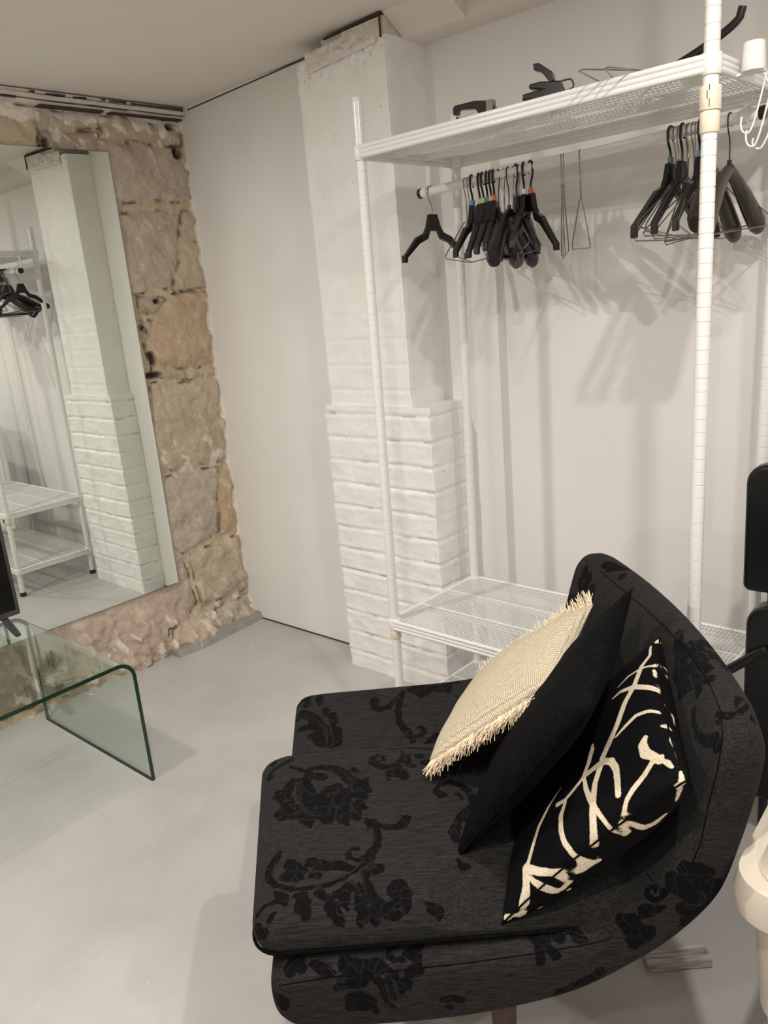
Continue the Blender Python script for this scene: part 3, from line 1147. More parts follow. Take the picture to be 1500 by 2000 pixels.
def wire_hanger_mesh(wd=0.20, h=0.105, low=0.0):
    mb = MB()
    r = 0.0015
    drop = 0.058
    hp = hook_path(0.0138, drop=drop)
    mb.tube(hp, r, 6)
    # twisted neck
    for ph in (0, PI):
        tw = [Vector((0.0016 * math.cos(ph + k * 1.2), 0.0016 * math.sin(ph + k * 1.2), -0.055 - 0.0019 * k)) for k in range(24)]
        mb.tube(tw, 0.0010, 5)
    z0 = -0.098
    body = [(0, 0, z0), (0, 0.03, z0 - 0.008), (0, wd * 0.55, z0 - h * 0.46), (0, wd - 0.01, z0 - h * 0.86), (0, wd, z0 - h + 0.006), (0, wd - 0.006, z0 - h),
            (0, 0, z0 - h - low), (0, -wd + 0.006, z0 - h), (0, -wd, z0 - h + 0.006), (0, -wd + 0.01, z0 - h * 0.86), (0, -wd * 0.55, z0 - h * 0.46), (0, -0.03, z0 - 0.008), (0, 0, z0)]
    mb.tube([Vector(p) for p in body], r, 6, cap=True)
    return mb


def plastic_body(mb, wd=0.17, th=0.0065, neck=-0.062, sl=0.055, tip=0.03):
    # trapezoid neck plate, cranked arms, turned-down tips
    L = []
    z = neck
    P = [(-0.016, z), (0.016, z), (0.028, z - 0.034), (0.040, z - 0.050), (0.075, z - 0.062), (wd - 0.016, z - 0.062 - sl), (wd, z - 0.062 - sl - 0.010), (wd, z - 0.062 - sl - tip),
         (wd - 0.013, z - 0.062 - sl - tip), (wd - 0.015, z - 0.062 - sl - 0.015), (0.066, z - 0.080), (0.030, z - 0.068), (0.018, z - 0.046),
         (-0.018, z - 0.046), (-0.030, z - 0.068), (-0.066, z - 0.080), (-wd + 0.015, z - 0.062 - sl - 0.015), (-wd + 0.013, z - 0.062 - sl - tip), (-wd, z - 0.062 - sl - tip),
         (-wd, z - 0.062 - sl - 0.010), (-wd + 0.016, z - 0.062 - sl), (-0.075, z - 0.062), (-0.040, z - 0.050), (-0.028, z - 0.034)]
    mb.prism(P, lambda p: (-th, p[0], p[1]), lambda p: (th, p[0], p[1]))


def plastic_hanger(name, wd, x, yaw, label, marker=None, metal=False, group=None, tilt=0.0, sl=0.05, tip=0.028):
    p = rod_at(x)
    t_ = empty(name, p, yaw, label, 'hanger', group)
    t_.rotation_euler = (tilt, 0, yaw)
    mb = MB(); plastic_body(mb, wd, sl=sl, tip=tip)
    bevel(mb.build('body', M['black_plastic'], t_), 0.002, 2)
    mb = MB(); mb.tube(smooth_path(hook_path(0.0150 if metal else 0.0165, drop=0.066), 0.003), 0.0014 if metal else 0.0030, 8, flat=None)
    h_ = mb.build('hook', M['steel_wire'] if metal else M['black_plastic'], t_)
    autosmooth(h_, 60)
    if marker:
        mb = MB(); mb.box((-0.0052, -0.0058, -0.064), (0.0052, 0.0058, -0.048))
        bevel(mb.build('size_marker', M[marker], t_), 0.001, 1)
    return t_


def wire_hanger(x, yaw, label, wd=0.19, h=0.10, group=None, tilt=0.0, low=0.0):
    o = wire_hanger_mesh(wd, h, low).build('wire_hanger', M['steel_wire'])
    o.location = rod_at(x)
    o.rotation_euler = (tilt, 0, yaw)
    autosmooth(o, 60)
    tag(o, label, 'hanger', group)
    return o


def broad_hanger(x, yaw, label, mat='brown_plastic', wd=0.19, tilt=0.0, bar=False):
    t_ = empty('broad_hanger', rod_at(x), yaw, label, 'hanger')
    t_.rotation_euler = (tilt, 0, yaw)
    mb = MB(); mb.tube(smooth_path(hook_path(0.0150, drop=0.088), 0.003), 0.0016, 8)
    autosmooth(mb.build('hook', M['dark_steel'], t_), 60)
    mb = MB()
    mb.lathe([(0.005, -0.090), (0.005, -0.080)], (0, 0, 0), (0, 0, 1), 12)
    for sgn in (1, -1):
        pts = []
        rr = []
        for k in range(15):
            q = k / 14
            y = sgn * wd * q
            z = -0.100 - 0.125 * q ** 1.25
            pts.append((0.012 * q * q, y, z))
            rr.append(0.014 + 0.013 * math.sin(min(q, 0.93) * PI / 2) ** 1.5 if k < 14 else 0.020)
        mb.tube(pts, rr, 14, flat=(1.0, 0.72))
    autosmooth(mb.build('shoulders', M[mat], t_), 60)
    if bar:
        mb = MB(); mb.tube([(0.005, -wd * 0.85, -0.215), (0.005, wd * 0.85, -0.215)], 0.006, 10)
        mb.build('trouser_bar', M[mat], t_)
    return t_


# first hanger at the rod's left end
plastic_hanger('coat_hanger', 0.135, 1.318, math.radians(-4), 'black plastic hanger with steel hook hanging alone at rod left end', metal=True, sl=0.040, tip=0.028)
# left bunch
LB = 'hangers bunched at the left of the rod'
for x, yaw, mk, lab in ((1.462, 14, 'blue', 'black hanger with blue size marker, first black one of left bunch'),
                        (1.486, 19, 'lime', 'black hanger with pale lime marker in left bunch, beside the blue one'),
                        (1.498, 15, 'lime', 'second lime marked black hanger of left bunch, nearer middle of rod'),
                        (1.512, 20, 'blue', 'black hanger with small blue marker behind the lime ones, left bunch'),
                        (1.524, 16, 'yellow', 'black hanger with yellow marker in left bunch'),
                        (1.534, 21, 'orange', 'black hanger with orange marker beside the yellow marker, left bunch'),
                        (1.604, 46, None, 'black hanger without marker beside the broad dark hanger, left bunch'),
                        (1.628, 17, 'clearp', 'black hanger with clear marker near right end of left bunch'),
                        (1.648, 50, 'orange', 'rightmost black hanger of left bunch, with red orange marker')):
    plastic_hanger('plastic_hanger', 0.165, x, math.radians(yaw + 2), lab, mk, group=LB, tilt=random.uniform(-0.05, 0.05), sl=0.055 + random.uniform(-0.006, 0.006))
for x, yaw, lab, wd in ((1.440, 14, 'thin wire hanger leftmost in left bunch, beside the rack back post', 0.175), (1.450, 20, 'second wire hanger from left in left bunch', 0.17),
                        (1.566, 45, 'wire hanger with twisted neck left of the broad dark hanger', 0.18), (1.594, 42, 'wire hanger with twisted neck right of the broad dark hanger', 0.18),
                        (1.612, 48, 'wire hanger threaded between right black hangers of left bunch', 0.18)):
    wire_hanger(x, math.radians(yaw), lab, wd, 0.10, LB, random.uniform(-0.06, 0.06), 0.012)
broad_hanger(1.580, math.radians(14), 'broad shouldered dark brown hanger with trouser bar in left bunch', 'black_plastic', 0.17, -0.02, True)
broad_hanger(1.548, math.radians(48), 'second broad black hanger low in the left bunch', 'brown_plastic', 0.13, 0.06)
# lone wires in the middle
wire_hanger(1.738, math.radians(27), 'left of the wire hangers hanging alone mid rod', 0.17, 0.13, None, 0.02)
wire_hanger(1.744, math.radians(31), 'wire hanger close behind the left lone one mid rod', 0.17, 0.13, None, -0.03)
wire_hanger(1.790, math.radians(20), 'right lone wire hanger mid rod, seen as a thin loop', 0.17, 0.12, None, 0.03)
# right bunch
RB_ = 'hangers bunched at the right of the rod'
for x, yaw, mk, lab in ((2.019, -2, 'green', 'black hanger with green marker, leftmost of right bunch'),
                        (2.046, 4, None, 'second black hanger of right bunch, behind the green marked one'),
                        (2.086, 6, 'blue', 'black hanger with blue marker beside the front right post')):
    plastic_hanger('plastic_hanger', 0.185, x, math.radians(yaw), lab, mk, group=RB_, tilt=random.uniform(-0.04, 0.04), sl=0.066, tip=0.036)
for k, (x, yaw, tl) in enumerate(((2.030, -4, 0.05), (2.038, 3, -0.04), (2.056, 8, 0.1), (2.062, -7, -0.08), (2.070, 2, 0.14), (2.076, 12, -0.05), (2.100, -14, 0.06), (2.112, -24, 0.02))):
    wire_hanger(x, math.radians(yaw), ('wire hanger of the right bunch, first after the green marker', 'wire hanger of the right bunch, second from left', 'wire hanger of the right bunch, third from left',
                                      'wire hanger of the right bunch, fourth from left', 'wire hanger of the right bunch, fifth from left', 'wire hanger of the right bunch, just left of the front right post', 'wire hanger behind the front right post in right bunch',
                                      'wire hanger right of the front right post, its end spread outwards')[k],
                0.20, 0.122, RB_, tl, 0.010)
broad_hanger(2.150, math.radians(0), 'broad dark brown hanger right of the front right post', 'brown_plastic', 0.18, 0.02)
broad_hanger(2.118, math.radians(6), 'broad brown hanger partly hidden by the front right post', 'brown_plastic', 0.18, -0.06)

# things lying on the top shelf
c = empty('clip_hanger', (1.665, -0.42, ZT + 0.002), math.radians(14), 'black clip hanger lying on the left of the top shelf', 'hanger')
mb = MB(); mb.tube([(-0.02, 0, 0.010), (0.16, 0.02, 0.006)], [0.009, 0.004], 8, flat=(0.6, 1)); bevel(mb.build('bar', M['black_plastic'], c), 0.001, 1)
mb = MB(); mb.prism([(-0.075, 0.020), (-0.075, 0.035), (-0.07, 0.040), (-0.02, 0.042), (0.02, 0.036), (0.03, 0.014), (-0.01, 0.010), (-0.02, 0.026), (-0.062, 0.030), (-0.066, 0.020)], lambda p: (p[0], -0.011, p[1]), lambda p: (p[0], 0.011, p[1]))
bevel(mb.build('clip', M['black_plastic'], c), 0.0015, 2)
mb = MB(); mb.prism([(-0.070, 0.002), (-0.068, 0.015), (-0.058, 0.012), (-0.01, 0.014), (0.0, 0.002)], lambda p: (p[0], -0.011, p[1]), lambda p: (p[0], 0.011, p[1]))
bevel(mb.build('clip', M['black_plastic'], c), 0.0015, 2)
mb = MB(); mb.box((0.008, -0.012, 0.012), (0.024, 0.012, 0.038)); mb.build('spring', M['steel_wire'], c)
c = empty('clip_hanger', (1.815, -0.40, ZT + 0.002), math.radians(20), 'black clip hanger standing up on middle of the top shelf', 'hanger')
mb = MB(); mb.prism([(-0.035, 0.0), (0.03, 0.0), (0.045, 0.02), (0.035, 0.045), (-0.01, 0.05), (-0.035, 0.048), (-0.036, 0.040), (-0.012, 0.034), (-0.05, 0.030), (-0.052, 0.018), (-0.03, 0.016)], lambda p: (p[0], -0.013, p[1]), lambda p: (p[0], 0.013, p[1]))
bevel(mb.build('body', M['black_plastic'], c), 0.003, 2)
mb = MB(); mb.prism([(0.012, 0.045), (0.022, 0.048), (0.018, 0.065), (-0.012, 0.088), (-0.026, 0.088), (-0.024, 0.076), (-0.008, 0.070)], lambda p: (p[0], -0.010, p[1]), lambda p: (p[0], 0.010, p[1]))
bevel(mb.build('clip', M['black_plastic'], c), 0.002, 2)
mb = MB(); mb.tube(smooth_path([(0.03, 0, 0.045), (0.055, 0, 0.046), (0.060, 0, 0.030), (0.042, 0, 0.024)], 0.004), 0.002, 6); mb.build('spring', M['black_plastic'], c)
for k, (loc, rot, lab) in enumerate((((2.165, -0.38, ZT + 0.022), (0, math.radians(86), math.radians(8)), 'upper wire hanger lying flat on the top shelf'),
                                    ((2.185, -0.35, ZT + 0.010), (0, math.radians(88), math.radians(15)), 'lower wire hanger lying flat on the top shelf'))):
    o = wire_hanger_mesh(0.19, 0.10).build('wire_hanger', M['steel_wire'])
    o.location = loc
    o.rotation_euler = rot
    tag(o, lab, 'hanger')
c = empty('plastic_hanger', (2.05, -0.33, ZT + 0.010), 0, 'black plastic hanger lying on the top shelf, its end sticking up past the post', 'hanger')
mb = MB(); mb.tube(smooth_path([(-0.16, 0, 0.0), (-0.04, 0, 0.006), (0.05, 0, 0.030), (0.125, 0, 0.060), (0.155, 0, 0.080), (0.160, 0, 0.098)], 0.01), 0.0085, 10, flat=(1, 0.6)); autosmooth(mb.build('arm', M['black_plastic'], c), 60)
mb = MB(); mb.tube(smooth_path([(-0.04, 0, 0.006), (-0.04, 0.05, 0.004), (-0.04, 0.09, 0.004), (-0.02, 0.105, 0.004), (-0.005, 0.09, 0.004)], 0.006), 0.003, 6); mb.build('hook', M['black_plastic'], c)

# hook set on the shelf's right end
hk = empty('hook_holder', (2.262, -0.42, 1.60), 0, 'white hook set with round cap on right end of the rack shelf', 'hooks')
hkp = lambda u, v_: None
mb = MB(); mb.lathe([(0.0155, 0.130), (0.0205, 0.131), (0.0212, 0.134), (0.0195, 0.178), (0.018, 0.180)], (0, 0, 0), (0, 0, 1), 28)
autosmooth(mb.build('cap', M['white_metal'], hk), 50)
mb = MB(); mb.tube([(0.012, 0.01, 0.135), (0.028, 0.012, 0.10), (0.036, 0.014, 0.06)], 0.006, 8, flat=(0.4, 1)); mb.box((-0.035, 0.0, 0.128), (0.02, 0.016, 0.133)); mb.build('strap', M['white_metal'], hk)
for k, (ox, oy, oz) in enumerate(((0.024, 0, 0.125), (0.034, 0.0, 0.100), (0.043, 0.01, 0.060))):
    mb = MB()
    ln = 0.095 if k < 2 else 0.06
    mb.tube(smooth_path([(ox, oy, oz), (ox - 0.010, oy, oz - ln * 0.45), (ox - 0.020, oy, oz - ln * 0.85), (ox - 0.029, oy, oz - ln - 0.004), (ox - 0.040, oy, oz - ln), (ox - 0.044, oy, oz - ln * 0.85), (ox - 0.042, oy, oz - ln * 0.72)], 0.004), 0.0019, 8)
    autosmooth(mb.build('hook', M['white_wire'], hk), 60)

# ---------------------------------------------------------------- armchair
TH_ = math.radians(42)
CH_O = Vector((1.965, -1.574, 0))
chair = empty('armchair', CH_O, TH_, 'low wide black armchair with dark velvet floral pattern', 'armchair')
CW = 0.832
prof = [(0.012, 0.318), (0.0, 0.34), (0.0, 0.385), (0.014, 0.405), (0.06, 0.412), (0.20, 0.413), (0.38, 0.416), (0.48, 0.432), (0.55, 0.470), (0.605, 0.535), (0.640, 0.62), (0.660, 0.70), (0.676, 0.752),
        (0.702, 0.774), (0.733, 0.766), (0.748, 0.735), (0.742, 0.68), (0.720, 0.58), (0.690, 0.487), (0.638, 0.424), (0.565, 0.372), (0.46, 0.322), (0.30, 0.294), (0.12, 0.292), (0.04, 0.300)]
cp = catmull([(s, z, 0) for s, z in prof], 0.012)
cp = [(p.x, p.y) for p in cp]
nP = len(cp)
nrm = []
for i in range(nP):
    a, b = cp[i - 1], cp[(i + 1) % nP]
    dx, dz = b[0] - a[0], b[1] - a[1]
    L = math.hypot(dx, dz) or 1
    nrm.append((-dz / L, dx / L))
V, F = [], []
lay = []
R_ = 0.030
for k in range(6):
    a = PI / 2 * k / 5
    lay.append((R_ * (1 - math.sin(a)), R_ * (1 - math.cos(a)) if k else R_))
lay = [(R_ * (1 - math.sin(PI / 2 * k / 5)), R_ * (1 - math.cos(PI / 2 * k / 5))) for k in range(6)]
lay = [(l_, ins) for l_, ins in lay][::-1]          # from the end face inwards
lay = [(R_ * (1 - math.cos(PI / 2 * k / 5)), R_ * (1 - math.sin(PI / 2 * k / 5))) for k in range(6)]
ls = lay + [(0.06 + (CW - 0.12) * k / 30, 0.0) for k in range(31)] + [(CW - a, b) for a, b in lay[::-1]]
for (l_, ins) in ls:
    u = (l_ - CW / 2) / (CW / 2)
    for (s, z), (nx, nz) in zip(cp, nrm):
        # nrm points outwards or inwards depending on winding: profile runs clockwise here
        s2, z2 = s - nx * ins, z - nz * ins
        hi_ = min(1, max(0, (z - 0.45) / 0.3))
        s2 += 0.045 * (1 - u * u) * hi_
        lowtop = min(1, max(0, (z - 0.36) / 0.05)) * (1 - hi_) * (1 - min(1, max(0, (s - 0.45) / 0.15)))
        z2 += 0.042 * (l_ / CW) * lowtop
        # softer crown of the far side of the seat
        s2 -= 0.03 * (l_ / CW) * min(1, max(0, 1 - s / 0.15))
        # the end of the back rounds off in plan and height
        e = max(0.0, 1 - min(l_, CW - l_) / 0.09)
        z2 -= 0.030 * e * e * hi_
        V.append((s2, l_, z2))
nl = len(ls)
for i in range(nl - 1):
    for k in range(nP):
        k2 = (k + 1) % nP
        F.append((i * nP + k, i * nP + k2, (i + 1) * nP + k2, (i + 1) * nP + k))
F.append(tuple(range(nP))[::-1])
F.append(tuple((nl - 1) * nP + k for k in range(nP)))
shell = link('shell', V, F, M['damask_shell'], chair)
shell = remeshed(shell, 0.0031, 6)


# loose seat cushion
def rounded_rect(x0, x1, y0, y1, r, ins):
    pts = []
    x0, x1, y0, y1 = x0 + ins, x1 - ins, y0 + ins, y1 - ins
    for (qx, qy, a0) in ((x1 - r, y1 - r, 0), (x0 + r, y1 - r, PI / 2), (x0 + r, y0 + r, PI), (x1 - r, y0 + r, 1.5 * PI)):
        for k in range(8):
            a = a0 + PI / 2 * k / 7
            pts.append((qx + r * math.cos(a), qy + r * math.sin(a)))
    return pts


def seat_outline(ins):
    return [(x - 0.045 * max(0, (y - 0.03) / 0.49) * max(0, 1 - (x + 0.05) / 0.5) + 0.028 * max(0, 1 - (x + 0.05) / 0.5), y) for x, y in rounded_rect(-0.048, 0.605, 0.034, 0.520, 0.045, ins)]


V, F = [], []
cl = [(0.400, 0.03), (0.405, 0.014), (0.418, 0.002), (0.435, -0.004), (0.452, -0.004), (0.466, 0.003), (0.476, 0.014), (0.483, 0.032), (0.488, 0.065), (0.492, 0.12)]
for z, ins in cl:
    V += [(x, y, z) for x, y in seat_outline(ins)]
m_ = 32
for i in range(len(cl) - 1):
    for k in range(m_):
        k2 = (k + 1) % m_
        F.append((i * m_ + k, i * m_ + k2, (i + 1) * m_ + k2, (i + 1) * m_ + k))
F.append(tuple(range(m_))[::-1])
F.append(tuple((len(cl) - 1) * m_ + k for k in range(m_)))
seat = link('seat_cushion', V, F, M['damask'], chair)
seat = remeshed(seat, 0.0023, 6)
# the cushion is pressed down under the near corner of the patterned cushion
for v_ in seat.data.vertices:
    c = v_.co
    if c.z > 0.44:
        k = max(0, 1 - math.hypot((c.x - 0.40) / 0.16, (c.y - 0.03) / 0.13))
        c.z -= 0.042 * min(1, k * 1.6) * min(1, (c.z - 0.44) / 0.03)
# piping along the lower edge of the cushion
mb = MB()
mb.tube([(x, y, 0.428) for x, y in seat_outline(-0.0045)], 0.0028, 6, closed=True)
autosmooth(mb.build('piping', M['velvet'], seat), 60)
# seam along the outer edge of the near arm and the back
seam = [(0.02, -0.0005, 0.397), (0.14, -0.0015, 0.404), (0.30, -0.0015, 0.405), (0.40, -0.0015, 0.408)]
# legs
for s, l_ in ((0.07, 0.12), (0.07, CW - 0.12), (0.365, 0.10), (0.44, CW - 0.12)):
    mb = MB(); mb.tube([(s, l_, 0.33), (s, l_, 0.0)], [0.026, 0.017], 4)
    bevel(mb.build('leg', M['wood_leg'], chair), 0.003, 2)

FIGURE_SHELL, VEIN_SHELL, FIGURE_SEAT, VEIN_SEAT, FIGURE_KNIT, SEAMS = [], [], [], [], [], []
#@@STROKES@@
#@@BEGIN
# woven figure of the upholstery and the cushion, as tapering strokes in each object's own space (x, y, z, radius in metres)
FIGURE_SHELL = [[(0.172, 0.7617, 0.4512, 0.01), (0.1692, 0.7347, 0.4499, 0.0104), (0.1836, 0.7144, 0.4489, 0.0115), (0.2007, 0.7204, 0.4494, 0.0085), (0.2162, 0.7447, 0.4507, 0.0055), (0.2375, 0.783, 0.4528, 0.0032)],
    [(0.2427, 0.7869, 0.453, 0.0044), (0.2307, 0.7377, 0.4505, 0.0074), (0.2254, 0.6985, 0.4485, 0.0072), (0.2271, 0.6513, 0.4461, 0.0069), (0.2376, 0.625, 0.4448, 0.0091), (0.2478, 0.5994, 0.4436, 0.0089), (0.2533, 0.5752, 0.4424, 0.006)],
    [(0.2422, 0.7222, 0.4498, 0.0036)],
    [(0.2363, 0.7551, 0.4514, 0.0056)],
    [(0.2521, 0.5948, 0.4434, 0.0067), (0.2701, 0.592, 0.4433, 0.0056), (0.2803, 0.6062, 0.4441, 0.0053), (0.2794, 0.6265, 0.4451, 0.0046), (0.2679, 0.6283, 0.4451, 0.0037), (0.2694, 0.616, 0.4445, 0.0025)],
    [(0.2629, 0.7882, 0.4532, 0.0114), (0.2841, 0.8047, 0.4536, 0.0164), (0.2834, 0.7564, 0.4517, 0.0087)],
    [(0.297, 0.7727, 0.4526, 0.0113), (0.3137, 0.7936, 0.4539, 0.0172), (0.3322, 0.7755, 0.4533, 0.0088)],
    [(0.3488, 0.7913, 0.4545, 0.0171), (0.3509, 0.7621, 0.4531, 0.0044)],
    [(0.3731, 0.8061, 0.4556, 0.0102)],
    [(0.2814, 0.5594, 0.4417, 0.0054), (0.2962, 0.5762, 0.4427, 0.0104), (0.3105, 0.5855, 0.4433, 0.0127)],
    [(-0.0118, 0.679, 0.4318, 0.0069)],
    [(-0.0117, 0.7403, 0.4368, 0.0177), (0.0153, 0.7231, 0.4467, 0.0142), (0.0367, 0.6915, 0.4465, 0.0138), (0.053, 0.6545, 0.4452, 0.0122), (0.064, 0.6202, 0.4437, 0.0119), (0.07, 0.5879, 0.4422, 0.0106)],
    [(0.0044, 0.6691, 0.4414, 0.0116), (0.0231, 0.6778, 0.4451, 0.0107), (0.0441, 0.6441, 0.4444, 0.0122)],
    [(0.041, 0.6168, 0.4428, 0.0131)],
    [(0.0261, 0.6321, 0.4428, 0.0104)],
    [(0.0512, 0.599, 0.4424, 0.0129)],
    [(-0.0113, 0.8016, 0.4414, 0.0139), (0.0052, 0.7957, 0.4487, 0.0092)],
    [(0.0069, 0.7717, 0.4478, 0.0122)],
    [(0.0359, 0.7949, 0.4518, 0.009), (0.0377, 0.762, 0.4502, 0.0063)],
    [(0.0504, 0.8075, 0.452, 0.0043)],
    [(0.0539, 0.7358, 0.4494, 0.0074), (0.0525, 0.714, 0.4483, 0.0085)],
    [(0.0721, 0.7104, 0.4484, 0.0103), (0.0757, 0.6797, 0.4469, 0.01), (0.0717, 0.6594, 0.4458, 0.0052)],
    [(0.0815, 0.6495, 0.4454, 0.0122), (0.0871, 0.6203, 0.444, 0.0119), (0.0834, 0.5935, 0.4426, 0.0128)],
    [(0.0425, 0.0298, 0.4123, 0.0121), (0.0325, 0.0187, 0.4083, 0.0097)],
    [(0.0511, 0.0185, 0.4097, 0.0092)],
    [(0.0721, 0.0209, 0.4116, 0.0087), (0.0827, 0.0137, 0.408, 0.0089), (0.0955, 0.0087, 0.4037, 0.0052)],
    [(0.1195, 0.0194, 0.4114, 0.0123), (0.1323, 0.0125, 0.4073, 0.012), (0.148, 0.0134, 0.408, 0.0073), (0.1612, 0.0145, 0.4087, 0.0095), (0.1739, 0.0101, 0.4053, 0.0073), (0.1866, 0.0072, 0.4022, 0.0023)],
    [(0.1128, 0.0017, 0.3914, 0.0099), (0.1259, 0.0021, 0.3928, 0.0113), (0.1414, 0.0017, 0.3916, 0.0099)],
    [(0.1043, 0.0003, 0.3841, 0.0051)],
    [(0.1305, -0, 0.359, 0.0166), (0.1455, -0, 0.3508, 0.0149)],
    [(0.1215, -0, 0.3468, 0.0096)],
    [(0.1573, -0, 0.3365, 0.0066)],
    [(0.1602, 0.005, 0.399, 0.0094), (0.1693, 0.0003, 0.3837, 0.004), (0.1751, 0, 0.3607, 0.0047), (0.1838, -0, 0.3402, 0.0036)],
    [(0.1807, 0.0032, 0.3956, 0.0032), (0.1845, 0, 0.3792, 0.0035), (0.1888, -0, 0.3528, 0.003)],
    [(0.2054, 0, 0.3802, 0.0123), (0.1992, -0, 0.3679, 0.0053)],
    [(0.1936, 0.0027, 0.3947, 0.0048)],
    [(0.2147, 0.004, 0.3976, 0.0074), (0.2278, 0.0046, 0.3988, 0.0084)],
    [(0.2346, 0.0525, 0.4159, 0.0072), (0.2281, 0.0339, 0.4149, 0.0112), (0.2169, 0.0235, 0.4133, 0.0078)],
    [(0.2293, 0.0157, 0.41, 0.0085), (0.2272, 0.0088, 0.4043, 0.0052)],
    [(0.2059, 0.0174, 0.4107, 0.004), (0.1928, 0.0174, 0.4106, 0.004), (0.1841, 0.0266, 0.4136, 0.0037), (0.1858, 0.0369, 0.4147, 0.0033), (0.1965, 0.0389, 0.4149, 0.0033)],
    [(-0.0005, 0.0243, 0.3799, 0.0107), (0.0016, 0.0166, 0.3681, 0.0106)],
    [(0.0128, 0.0048, 0.363, 0.0152)],
    [(0.2602, -0, 0.3452, 0.0036), (0.2787, -0, 0.3465, 0.0072), (0.2915, -0, 0.3419, 0.0042)],
    [(0.2711, -0, 0.331, 0.006)],
    [(0.3944, 0.0584, 0.42, 0.0072), (0.4056, 0.0462, 0.4204, 0.0083), (0.4121, 0.0261, 0.4193, 0.009), (0.4139, 0.0106, 0.4117, 0.0073), (0.4142, 0.0018, 0.398, 0.0065)],
    [(0.4267, 0.0449, 0.4227, 0.0083), (0.4268, 0.0209, 0.4196, 0.0049), (0.431, 0.011, 0.4143, 0.006), (0.4357, 0.0042, 0.4062, 0.0074)],
    [(0.4487, 0.0357, 0.4257, 0.0129), (0.4479, 0.0215, 0.4232, 0.0103)],
    [(0.4677, 0.0267, 0.429, 0.009), (0.4757, 0.0169, 0.4278, 0.009), (0.4845, 0.0109, 0.4263, 0.0031)],
    [(0.5395, 0.0123, 0.4538, 0.0088), (0.5523, 0.0041, 0.4507, 0.0146), (0.5587, 0, 0.4351, 0.0189), (0.5715, 0, 0.437, 0.0162), (0.5561, -0, 0.423, 0.0111)],
    [(0.5734, 0.006, 0.4715, 0.0098), (0.5899, 0.0021, 0.4764, 0.0058), (0.6022, 0.0008, 0.4823, 0.0033)],
    [(0.6014, 0.0063, 0.5019, 0.0047), (0.5959, 0.0048, 0.4916, 0.0042), (0.5847, 0.0091, 0.4875, 0.0042), (0.5798, 0.0175, 0.4914, 0.0037), (0.5838, 0.0216, 0.4982, 0.0033), (0.592, 0.0158, 0.5038, 0.0029), (0.5897, 0.0126, 0.4977, 0.0023)],
    [(0.6142, 0.0071, 0.5211, 0.014), (0.6271, 0.0007, 0.5132, 0.0174), (0.6471, -0, 0.5057, 0.0204), (0.6473, 0, 0.4906, 0.0206), (0.6477, 0.0002, 0.4752, 0.0216)],
    [(0.6298, -0, 0.4772, 0.0132)],
    [(0.6632, 0.0012, 0.4849, 0.0144)],
    [(0.6386, 0.0019, 0.453, 0.0152)],
    [(0.6723, 0.0003, 0.5119, 0.0135), (0.6781, 0.0041, 0.4945, 0.0153)],
    [(0.6349, 0.0025, 0.5408, 0.0142), (0.6465, 0.0001, 0.5386, 0.0138), (0.6591, -0, 0.5344, 0.0129)],
    [(0.504, 0, 0.3745, 0.0066), (0.4937, 0.0008, 0.362, 0.009), (0.4805, 0.0007, 0.357, 0.0083), (0.4673, 0.0006, 0.352, 0.0077), (0.4542, 0.0012, 0.3446, 0.0087), (0.4412, 0.0025, 0.3365, 0.0106)],
    [(0.6747, 0.7609, 0.7084, 0.0099), (0.6728, 0.7416, 0.6945, 0.0124), (0.6642, 0.7491, 0.6675, 0.0156), (0.656, 0.7859, 0.65, 0.0155)],
    [(0.6863, 0.7275, 0.7301, 0.012), (0.6795, 0.7281, 0.7096, 0.0121)],
    [(0.6841, 0.6964, 0.7107, 0.0146), (0.6804, 0.6836, 0.6953, 0.0086)],
    [(0.6831, 0.7529, 0.7318, 0.0168)],
    [(0.7171, 0.6965, 0.7691, 0.0116), (0.7272, 0.6658, 0.7721, 0.0156), (0.7437, 0.648, 0.7735, 0.0126)],
    [(0.728, 0.6171, 0.7696, 0.0111)],
    [(0.7168, 0.6737, 0.767, 0.0096)],
    [(0.7368, 0.3147, 0.7701, 0.0091), (0.7244, 0.2882, 0.7614, 0.0123), (0.7183, 0.2523, 0.7573, 0.0171), (0.7119, 0.2415, 0.7498, 0.0191), (0.7065, 0.2333, 0.7411, 0.021), (0.7025, 0.1917, 0.7417, 0.0232), (0.7097, 0.1694, 0.7576, 0.0186)],
    [(0.7182, 0.1459, 0.7689, 0.0108)],
    [(0.7368, 0.2629, 0.7719, 0.0144), (0.7368, 0.2383, 0.7727, 0.0154), (0.737, 0.2149, 0.7734, 0.0168), (0.7216, 0.1997, 0.7667, 0.0161), (0.7257, 0.1754, 0.7707, 0.0134)],
    [(0.6962, 0.193, 0.7261, 0.0152)],
    [(0.7018, 0.1435, 0.7518, 0.0113)],
    [(0.7667, 0.2639, 0.7686, 0.0162)],
    [(0.7593, 0.2173, 0.7701, 0.0184)],
    [(0.7651, 0.2027, 0.7663, 0.0128)],
    [(0.7599, 0.18, 0.7678, 0.0093)],
    [(0.6886, 0.126, 0.7278, 0.007), (0.6829, 0.1111, 0.717, 0.0076), (0.6778, 0.087, 0.712, 0.0075), (0.6766, 0.0523, 0.721, 0.0081), (0.6815, 0.03, 0.7364, 0.01), (0.6802, 0.0216, 0.7301, 0.0081)],
    [(0.7376, 0.0794, 0.7706, 0.0047), (0.7231, 0.0611, 0.7702, 0.003)],
    [(0.6966, 0.0571, 0.7587, 0.0054), (0.7056, 0.0445, 0.7627, 0.005), (0.7225, 0.0452, 0.7652, 0.0042), (0.7457, 0.0687, 0.7639, 0.0037)],
    [(0.6926, 0.0473, 0.753, 0.0044)],
    [(0.7423, 0.0425, 0.7556, 0.0065)]]
